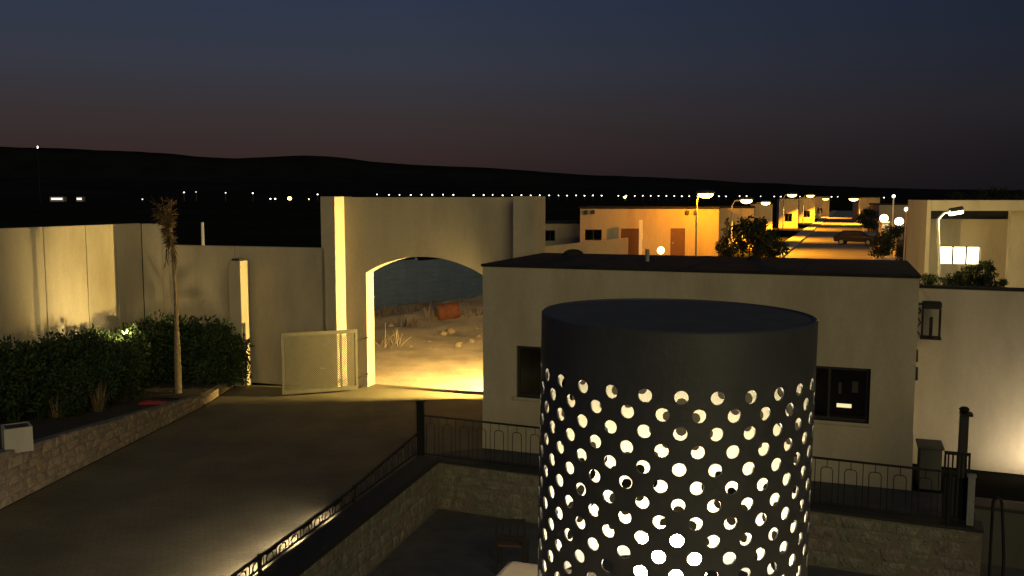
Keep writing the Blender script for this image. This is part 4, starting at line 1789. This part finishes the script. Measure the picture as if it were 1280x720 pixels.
# road
ra, rb = v2(P(975, 325)), v2(P(1092, 325))
rdv = Vector((0.345, 0.939, 0)).normalized()
rnn = Vector((rdv.y, -rdv.x, 0))
rwid = (rb - ra).dot(rnn)
mb = MB()
for s0 in range(0, 24):
    a = ra + rdv * (-40 + 14 * s0)
    b2 = ra + rdv * (-40 + 14 * (s0 + 1))
    mb.add([(a.x, a.y, 0.0), ((a + rnn * rwid).x, (a + rnn * rwid).y, 0.0), ((b2 + rnn * rwid).x, (b2 + rnn * rwid).y, 0.0), (b2.x, b2.y, 0.0)], [(0, 1, 2, 3)])
structure(mb.build('road', 'street_paving'))
for s in (-1, 1):
    mb = MB()
    org = ra - rnn * 1.6 if s < 0 else ra + rnn * rwid
    mb.box(org, rdv, -rnn, -40, 296, -1.6, 0.0, -0.012, 0.13)
    structure(mb.build('pavement', 'concrete'))

# orange lit house
oa, ob_ = v2(PD(725, 300, 81.5)), v2(PD(898, 300, 79))
od = (ob_ - oa).normalized()
oL = (ob_ - oa).length
oH = PD(800, 258.5, 80).z - 0.18


def ou(px):
    return on_line(px, oa, od)


house_far('street_house', oa, od, oL, 9, oH, 'flat roofed house glowing orange under a street lamp',
          windows=[(ou(742), 1.5, 1.25, 0.95)], doors=[(ou(790), 1.9, 2.3), (ou(848), 1.25, 2.35)])
for k, px in enumerate((733, 742, 860, 870)):
    q = oa + od * ou(px) - Vector((0, 0, 0))
    mb = MB()
    mb.box(oa, od, Vector((-od.y, od.x, 0)), ou(px) - 0.12, ou(px) + 0.12, -0.35, -0.001, oH - 0.45, oH - 0.12)
    o = mb.build('roof_spout', 'frame_dark')
    o.parent = [x for x in COL.objects if x.name.startswith('street_house')][0]
    o.location = -wl(o.parent)
pil_u = ou(803)
mb = MB()
mb.box(oa, od, Vector((-od.y, od.x, 0)), pil_u - 0.14, pil_u + 0.14, -1.5, -1.25, 0, 3.1)
o = mb.build('porch_column', 'white_paint', None)
o.parent = [x for x in COL.objects if x.name.startswith('street_house')][0]
o.location = -wl(o.parent)
aa = v2(PD(664, 300, 88))
house_far('annex_house', aa, od, ou(726) + (oa - aa).length - 1.2, 5, 2.55, 'low dim annex attached to the orange lit house', windows=[(1.8, 1.0, 0.9, 1.0)])
# low yard wall in front
ya, yb = v2(P(672, 331)), v2(P(785, 326))
yd = (yb - ya).normalized()
mb = MB()
L_ = (yb - ya).length
zt0_, zt1_ = PD(672, 309, ya.y).z, PD(785, 297, yb.y).z
yn = Vector((-yd.y, yd.x, 0))
c8 = []
for zf in (0, 1):
    for (u, y) in ((0, 0), (L_, 0), (L_, 0.2), (0, 0.2)):
        p = ya + yd * u + yn * y
        c8.append((p.x, p.y, 0 if not zf else (zt0_ + (zt1_ - zt0_) * u / L_)))
mb.hexa(c8)
o = mb.build('yard_wall', 'plaster_far')
tag(o, 'low pale yard wall in front of the orange lit house', 'wall')
q = PD(826, 313, 75.5)
gl1 = thing('yard_light', (q.x, q.y, 0), 'bright low yard light at the wall of the orange lit house', 'light')
mb = MB()
mb.tube([(q.x, q.y, -0.01), (q.x, q.y, q.z - 0.15)], 0.05, 8)
mb.build('post', 'steel', gl1)
mb = MB()
mb.sphere(q, 0.3, 12, 8)
mb.build('globe', 'head_yellow', gl1, smooth=True)
lamp('POINT', gl1, q + Vector((0, 0.5, 0.2)), 50, (1, 0.72, 0.25), size=0.05)
street_lamp(882, 242, 75.0, 325, 'orange street lamp over the corner of the orange lit house', 3600, (1.0, 0.32, 0.0), size=0.42, side=1, arm=0.7, cone=0)
for k, (px, hy, Y, en, sz, sd_, lb) in enumerate([
        (933, 250, 84, 15000, 0.36, 1, 'orange street lamp behind the dark conifer'),
        (957, 253, 111, 15000, 0.36, 1, 'orange street lamp between two street villas'),
        (990, 243, 147, 15000, 0.5, 1, 'orange street lamp midway along the kerb beside a pale villa'),
        (1013, 244, 180, 15000, 0.5, 1, 'farther orange street lamp along the kerb of the street'),
        (1032, 248, 228, 15000, 0.5, 1, 'farthest orange street lamp on the villa side of the street'),
        (1067, 248, 178, 15000, 0.6, -1, 'orange street lamp on the opposite kerb of the street')]):
    street_lamp(px, hy, Y, 0, lb, en, SOD, size=sz, side=sd_, arm=1.3)
# street villas on both sides: gable ends catch the lamps
for k, (px, Y, L_, dp, Ht, lb) in enumerate([
        (896, 88, 3.4, 6, 4.0, 'pale street villa behind the dark conifer'),
        (938, 115, 2.6, 7, 4.2, 'pale street villa beside the second orange lamp'),
        (973, 151, 3.0, 9, 4.8, 'pale street villa halfway along the street'),
        (998, 184, 3.0, 9, 5.0, 'pale street villa far along the street'),
        (1012, 236, 4.6, 10, 5.2, 'farthest pale villa beside the street'),
        (1072, 186, 4.0, 10, 5.0, 'pale villa on the opposite side of the street'),
        (1098, 128, 9, 10, 4.0, 'dim villa behind the parked car')]):
    a = v2(PD(px, 290, Y))
    house_far('street_villa', a, Vector((0.972, -0.235, 0)), L_, dp, Ht, lb, windows=[(L_ * 0.5, 1.2, 1.1, 1.3)])

# white lamps on gate pillars at the right of the street
for k, (px, hy, Y, lb) in enumerate([(1105, 273, 78, 'white globe lamp on a gate pillar at the street side'), (1124, 277, 76, 'white globe lamp on the gate pillar next to a slim pole')]):
    q = PD(px, hy, Y)
    o = thing('pillar_lamp', (q.x, q.y, 0), lb, 'lamp')
    mb = MB()
    mb.box(q, Vector((1, 0, 0)), Vector((0, 1, 0)), -0.3, 0.3, -0.3, 0.3, -0.01, q.z - 0.35)
    mb.build('pillar', 'plaster_far', o, bevel=0.03)
    mb = MB()
    mb.box(q, Vector((1, 0, 0)), Vector((0, 1, 0)), -0.38, 0.38, -0.38, 0.38, q.z - 0.35, q.z - 0.25)
    mb.build('cap', 'plaster_far', o)
    mb = MB()
    mb.sphere(q, 0.34, 14, 10)
    mb.build('globe', 'head_yellow', o, smooth=True)
    lamp('POINT', o, q - Vector((0, 0.6, 0)), 60, (1, 0.85, 0.5), size=0.05)
for (px, hy, Y, lb) in ((1117, 247, 82, 'slim white lamp pole rising above the gate pillars'), (1133, 264, 60, 'short white lamp pole beside the neighbouring villa')):
    q = PD(px, hy, Y)
    o = thing('lamp_pole', (q.x, q.y, 0), lb, 'lamp pole')
    mb = MB()
    mb.tube([(q.x, q.y, -0.01), (q.x, q.y, q.z)], [0.09, 0.06], 8)
    mb.build('pole', 'white_paint', o)
    mb = MB()
    mb.sphere(q + Z * 0.12, 0.14, 10, 8)
    mb.build('globe', 'dot_white', o, smooth=True)

# parked car, seen at an angle
cp_ = P(1070, 306)
car = thing('parked_car', (cp_.x, cp_.y, 0), 'dark car parked across the lamplit street', 'car')
cdv = Vector((0.86, -0.5, 0)).normalized()
cnv = Vector((-cdv.y, cdv.x, 0))


def carsec(prof, w0, name, m, bevel=0.05):
    mb = MB()
    nP = len(prof)
    for (sg, ) in ((-1,), (1,)):
        for (x, z, w) in prof:
            p = v2(cp_) + cdv * x + cnv * (sg * w)
            mb.v.append(Vector((p.x, p.y, z)))
    mb.f.append(tuple(range(nP - 1, -1, -1)))
    mb.f.append(tuple(range(nP, 2 * nP)))
    for i in range(nP):
        j = (i + 1) % nP
        mb.f.append((i, j, nP + j, nP + i))
    mb.mi = [0] * len(mb.f)
    return mb.build(name, m, car, bevel=bevel, seg=3)


carsec([(-2.1, 0.35, 0.82), (2.1, 0.35, 0.82), (2.2, 0.55, 0.86), (2.15, 0.82, 0.86), (1.1, 1.0, 0.86), (-2.05, 1.02, 0.86), (-2.2, 0.7, 0.86)], 0.86, 'body', 'car_paint', 0.06)
carsec([(1.12, 0.98, 0.80), (0.45, 1.48, 0.66), (-1.3, 1.52, 0.66), (-1.95, 1.0, 0.80)], 0.8, 'cabin', 'car_paint', 0.05)
for sg in (-1, 1):
    for (xa, xb, xc, xd) in ((0.92, -0.15, -0.15, 0.42), (-0.25, -1.65, -1.25, -0.25)):
        mb = MB()
        for (x, z, w) in ((xa, 1.04, 0.795), (xb, 1.04, 0.795), (xc, 1.42, 0.69), (xd, 1.42, 0.69)):
            p = v2(cp_) + cdv * x + cnv * (sg * (w + 0.012))
            mb.v.append(Vector((p.x, p.y, z)))
        for (x, z, w) in ((xa, 1.04, 0.795), (xb, 1.04, 0.795), (xc, 1.42, 0.69), (xd, 1.42, 0.69)):
            p = v2(cp_) + cdv * x + cnv * (sg * (w - 0.02))
            mb.v.append(Vector((p.x, p.y, z)))
        mb.f = [(0, 1, 2, 3), (7, 6, 5, 4), (0, 4, 5, 1), (1, 5, 6, 2), (2, 6, 7, 3), (3, 7, 4, 0)]
        mb.mi = [0] * 6
        mb.build('side_window', 'frame_dark', car)
    for x in (-1.35, 1.35):
        c = v2(cp_) + cdv * x + cnv * (sg * 0.8) + Z * 0.33
        w = MB().tube([c - cnv * (sg * 0.1), c + cnv * (sg * 0.1)], 0.33, 20).build('wheel', 'tyre', car, bevel=0.03)
        MB().tube([c + cnv * (sg * 0.1), c + cnv * (sg * 0.115)], 0.2, 16).build('rim', 'steel', w)
    c = v2(cp_) + cdv * 2.17 + cnv * (sg * 0.62) + Z * 0.66
    MB().sphere(c, 0.1, 10, 6, (1, 1.4, 0.8)).build('headlight', 'white_paint', car, smooth=True)
    c = v2(cp_) - cdv * 2.15 + cnv * (sg * 0.66) + Z * 0.78
    MB().sphere(c, 0.1, 10, 6, (0.8, 1.0, 1.2)).build('tail_light', 'red_plastic', car, smooth=True)


# ------------------------------------------------------------------ far trees
def tree(px, by, Y, ty, wpx, seed, label, group=None, conifer=False, m='leaf_far', z0=-0.02, dens=1.0, zlo=0.25, n=26):
    b0_ = PD(px, by, Y)
    zt = PD(px, ty, Y).z
    hgt = zt
    rad_ = wpx * Y / F / 2
    rng = random.Random(seed)
    o = thing('tree', (b0_.x, b0_.y, 0), label, 'tree', group)
    tr = MB()
    c = Vector((b0_.x, b0_.y, 0))
    tr.tube([c + Z * z0, c + Z * hgt * 0.4 + Vector((0.05, 0, 0)), c + Z * hgt * 0.85], [0.05 * hgt * 0.6, 0.03 * hgt * 0.6, 0.01], 7)
    cr = MB()
    for k in range(n):
        t = rng.uniform(0, 6.28)
        if conifer:
            hz = rng.uniform(0.12, 0.98)
            rr = rad_ * (1.02 - hz) * rng.uniform(0.3, 1)
            cc = c + Vector((rr * math.cos(t), rr * math.sin(t), hz * hgt))
            sz = rad_ * 0.36 * (1.15 - hz)
        else:
            hz = rng.uniform(zlo, 0.92)
            rr = rad_ * math.sqrt(max(0.12, 1 - ((hz - 0.55) / 0.5) ** 2)) * rng.uniform(0.2, 0.9)
            cc = c + Vector((rr * math.cos(t), rr * math.sin(t), hz * hgt))
            sz = rad_ * rng.uniform(0.2, 0.38)
        tr.tube([c + Z * (hz * hgt * 0.6), cc], [0.03, 0.01], 5)
        for i in range(int(130 * dens)):
            v = rvec(rng)
            p = cc + v * sz * rng.uniform(0.3, 1.05)
            p.z = max(p.z, 0.02)
            leaf_quad(cr, p, (v + rvec(rng)).normalized(), rvec(rng), sz * rng.uniform(0.3, 0.55), sz * 0.26)
    tr.build('trunk', 'bark', o)
    cr.build('crown', m, o)
    return o


tree(908, 330, 70, 270, 36, 1, 'dark narrow conifer at the corner of the orange lit house', conifer=True)
tree(936, 330, 72, 276, 58, 2, 'dark bushy tree next to the conifer')
tree(963, 330, 69, 288, 50, 3, 'low dark bushy tree at the street edge')
tree(1103, 332, 74, 292, 34, 4, 'orange tinged bush at the right kerb of the street')
tree(1122, 334, 66, 278, 40, 5, 'dark tree in front of the white pillar lamps')
tree(1144, 336, 62, 290, 30, 6, 'dark small tree beside the neighbouring villa pier')
tree(1085, 300, 125, 262, 30, 12, 'dark tree behind the parked car')
for k, (px, ty, w_) in enumerate([(1228, 237, 34), (1250, 233, 26), (1270, 234, 30), (1300, 232, 40), (1195, 240, 30)]):
    tree(px, 262, 150, ty, w_, 20 + k, 'tree crown rising behind the neighbouring villa', 'trees behind the villa', dens=0.7)

# ------------------------------------------------------------------ neighbouring villa
na = v2(PD(1157, 300, 36))
nd = Vector((0.985, -0.17, 0)).normalized()
nn_ = Vector((-nd.y, nd.x, 0))
nv = thing('neighbour_villa', (na.x, na.y, 0), 'pale flat villa with a deep frame canopy and lit window', 'house')


def nu2(px, b=0.0):
    return on_line(px, na + nn_ * b, nd)


nz = PD(1140, 250, 36).z
mb = MB()
mb.box(na, nd, nn_, 0, 0.16, 0, 3.0, 0, nz)
mb.build('pier', 'plaster', nv, bevel=0.02)
mb = MB()
mb.box(na, nd, nn_, 0.162, 12, 0, 3.0, nz - 0.42, nz - 0.004)
mb.build('canopy_beam', 'plaster', nv, bevel=0.02)
bk = 1.9
ua_, ub_ = nu2(1181, bk), nu2(1263, bk)
iz = PD(1220, 274, 37.5).z
wl0, wl1 = nu2(1178, bk), nu2(1229, bk)
wz0, wz1 = PD(1200, 331, 37.5).z, PD(1200, 308, 37.5).z
mb = MB()
wall_open(mb, na + nn_ * bk + nd * (0.162), nd, nn_, ub_ - (0.162), 0, iz, 0, 0.25, [(wl0 - (0.162), wl1 - (0.162), wz0, wz1)])
mb.build('inner_wall', 'plaster', nv)
mb = MB()
wall_open(mb, na + nd * wl0, nd, nn_, wl1 - wl0, wz0, wz1, bk + 0.06, bk + 0.12, [(0.03 + (wl1 - wl0) * k / 3, (wl1 - wl0) * (k + 1) / 3 - 0.03, wz0 + 0.03, wz1 - 0.03) for k in range(3)])
wn = mb.build('window', 'frame_dark', nv)
mb = MB()
mb.box(na, nd, nn_, wl0 + 0.02, wl1 - 0.02, bk + 0.10, bk + 0.11, wz0 + 0.02, wz1 - 0.02)
mb.build('pane', 'lit_window', wn)
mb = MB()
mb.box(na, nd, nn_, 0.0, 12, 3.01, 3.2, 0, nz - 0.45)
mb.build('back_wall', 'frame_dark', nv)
mb = MB()
mb.box(na, nd, nn_, nu2(1272), 12, 0.6, 0.9, 0, iz + 0.4)
mb.build('side_pier', 'plaster', nv)
# curved lamp of the villa
q0_ = PD(1174, 330, 31)
q1_ = PD(1172, 274, 31)
q2_ = PD(1180, 266, 31)
q3_ = PD(1203, 262, 31)
vl = thing('villa_lamp', (q0_.x, q0_.y, 0), 'curved lamp post lighting the neighbouring villa canopy', 'street lamp')
mb = MB()
mb.tube([(q0_.x, q0_.y, -0.01), q0_, q1_, q2_, (q2_ + q3_) / 2], [0.05, 0.05, 0.045, 0.04, 0.035], 9)
mb.build('pole', 'white_paint', vl, smooth=True)
mb = MB()
mb.tube([q2_ * 0.7 + q3_ * 0.3 + Z * 0.03, q3_ + Z * 0.03], [0.09, 0.09], 10)
mb.build('hood', 'frame_dark', vl)
mb = MB()
mb.tube([q2_ * 0.7 + q3_ * 0.3 - Z * 0.05, q3_ - Z * 0.05], [0.085, 0.085], 10)
mb.build('lens', 'head_yellow', vl)
lamp('POINT', vl, (q2_ + q3_) / 2 - Z * 0.35, 330, (1.0, 0.80, 0.34), size=0.04)
q = na + nd * (nu2(1200, 1.4)) + nn_ * 1.4
# shrubs on the far side of the side wall
for k, (px, ty, Y, w_) in enumerate([(1156, 330, 22.5, 30), (1174, 335, 22.0, 30), (1192, 328, 22.4, 34), (1210, 320, 22.8, 34), (1229, 315, 22.6, 36), (1246, 334, 22.2, 28)]):
    o = tree(px, 400, Y, ty, w_, 60 + k, 'tall dark shrub between the side wall and the neighbouring villa', 'shrubs behind the side wall', m='leaf', dens=1.1, zlo=0.55, n=44)
    o.name = 'tall_shrub'
    o['category'] = 'shrub'

# ------------------------------------------------------------------ far lights on the plain
row = [460 + x / 4.267 for x in (48, 112, 168, 228, 285, 342, 400, 455, 563, 617, 665, 718, 768, 818, 868, 916, 966, 1016, 1062, 1110, 1155, 1200, 1246)]
row += [660 + x / 5.333 for x in (602, 655, 712, 765, 818, 870, 922, 975, 1025, 1075, 1130)]
row += [860 + x / 4.571 for x in (177, 217, 295, 335, 415, 493, 530, 640, 750, 820, 855)]
proto = None
rng = random.Random(31)
for px in row:
    p = PD(px, 243.3 + (px - 470) * 0.0045 + rng.uniform(-0.25, 0.25), 1500)
    k = rng.choice((0.6, 0.8, 0.9, 1.0, 1.0, 1.1))
    if proto is None:
        mb = MB()
        mb.tube([(0, 0, -0.02), (0, 0, 9.0)], 0.12, 6, mi=0)
        mb.sphere((0, 0, 9.2), 0.95, 8, 6, (1.2, 1, 0.9), 1)
        proto = c = mb.build('highway_lamp', ['steel', 'dot_white'])
        tag(proto, 'tiny white lamp in the long row across the dark plain', 'street lamp', 'row of far highway lamps')
    else:
        c = proto.copy()
        COL.objects.link(c)
    c.location = (p.x, p.y, 0)
    c.scale = (k, k, p.z / 9.2)
for (px, py, m_, sz, lb) in [(230, 240.5, 'dot_white', 0.8, 0), (245, 240, 'dot_dim', 0.8, 0), (282, 241, 'dot_white', 0.6, 0), (316, 241.5, 'dot_white', 0.85, 0), (397, 243, 'dot_white', 0.8, 0),
                             (178, 249, 'dot_dim', 0.9, 0), (386, 249, 'dot_yellow', 0.5, 1), (338, 248.5, 'dot_yellow', 0.8, 1), (344, 248.5, 'dot_white', 0.9, 0), (362, 248, 'dot_yellow', 2.3, 2),
                             (781, 246.5, 'dot_yellow', 1.6, 3), (1105, 247, 'dot_white', 0.7, 0), (1220, 247, 'dot_white', 0.9, 0), (1225, 247, 'dot_white', 0.8, 0)]:
    Y = 1300 if py < 247.5 else 1150
    p = PD(px, py, Y)
    mb = MB()
    mb.tube([(p.x, p.y, -0.02), (p.x, p.y, max(0.5, p.z))], 0.12, 6, mi=0)
    mb.sphere((p.x, p.y, max(0.8, p.z)), sz, 8, 6, (1.2, 1, 0.9), 1)
    o = mb.build('far_light', ['steel', m_])
    tag(o, ['scattered small white light on the dark plain', 'small yellow light close to the brightest far light', 'brightest yellow light on the dark plain left of the gateway', 'brighter yellow light standing in the highway row'][lb], 'light',
        ['scattered far white lights', 'small yellow far lights', None, None][lb])
for (px, w_, lb) in ((71, 9, 'dim pale strip of a far lit building on the plain'), (99, 4, 'dim pale patch of a far lit building on the plain')):
    p = PD(px, 248, 1200)
    mb = MB()
    mb.box(p, Vector((1, 0, 0)), Vector((0, 1, 0)), -w_, w_, 0, 8, -0.02, 6)
    mb.box(p, Vector((1, 0, 0)), Vector((0, 1, 0)), -w_ * 0.8, w_ * 0.8, -0.3, 0.0, 2.2, 4.6, mi=1)
    o = mb.build('far_building', ['plaster_far', 'dot_dim'])
    tag(o, lb, 'building')
p = PD(47, 184, 900)
ms = thing('radio_mast', (p.x, p.y, 0), 'thin radio mast with a white light on the dark hillside', 'mast')
mb = MB()
mb.tube([(p.x, p.y, -0.02), (p.x, p.y, p.z)], [0.22, 0.1], 6)
mb.build('mast_pole', 'iron', ms)
mb = MB()
mb.sphere(p, 0.7, 8, 6, (0.8, 0.8, 1.8))
mb.build('beacon', 'dot_white', ms)
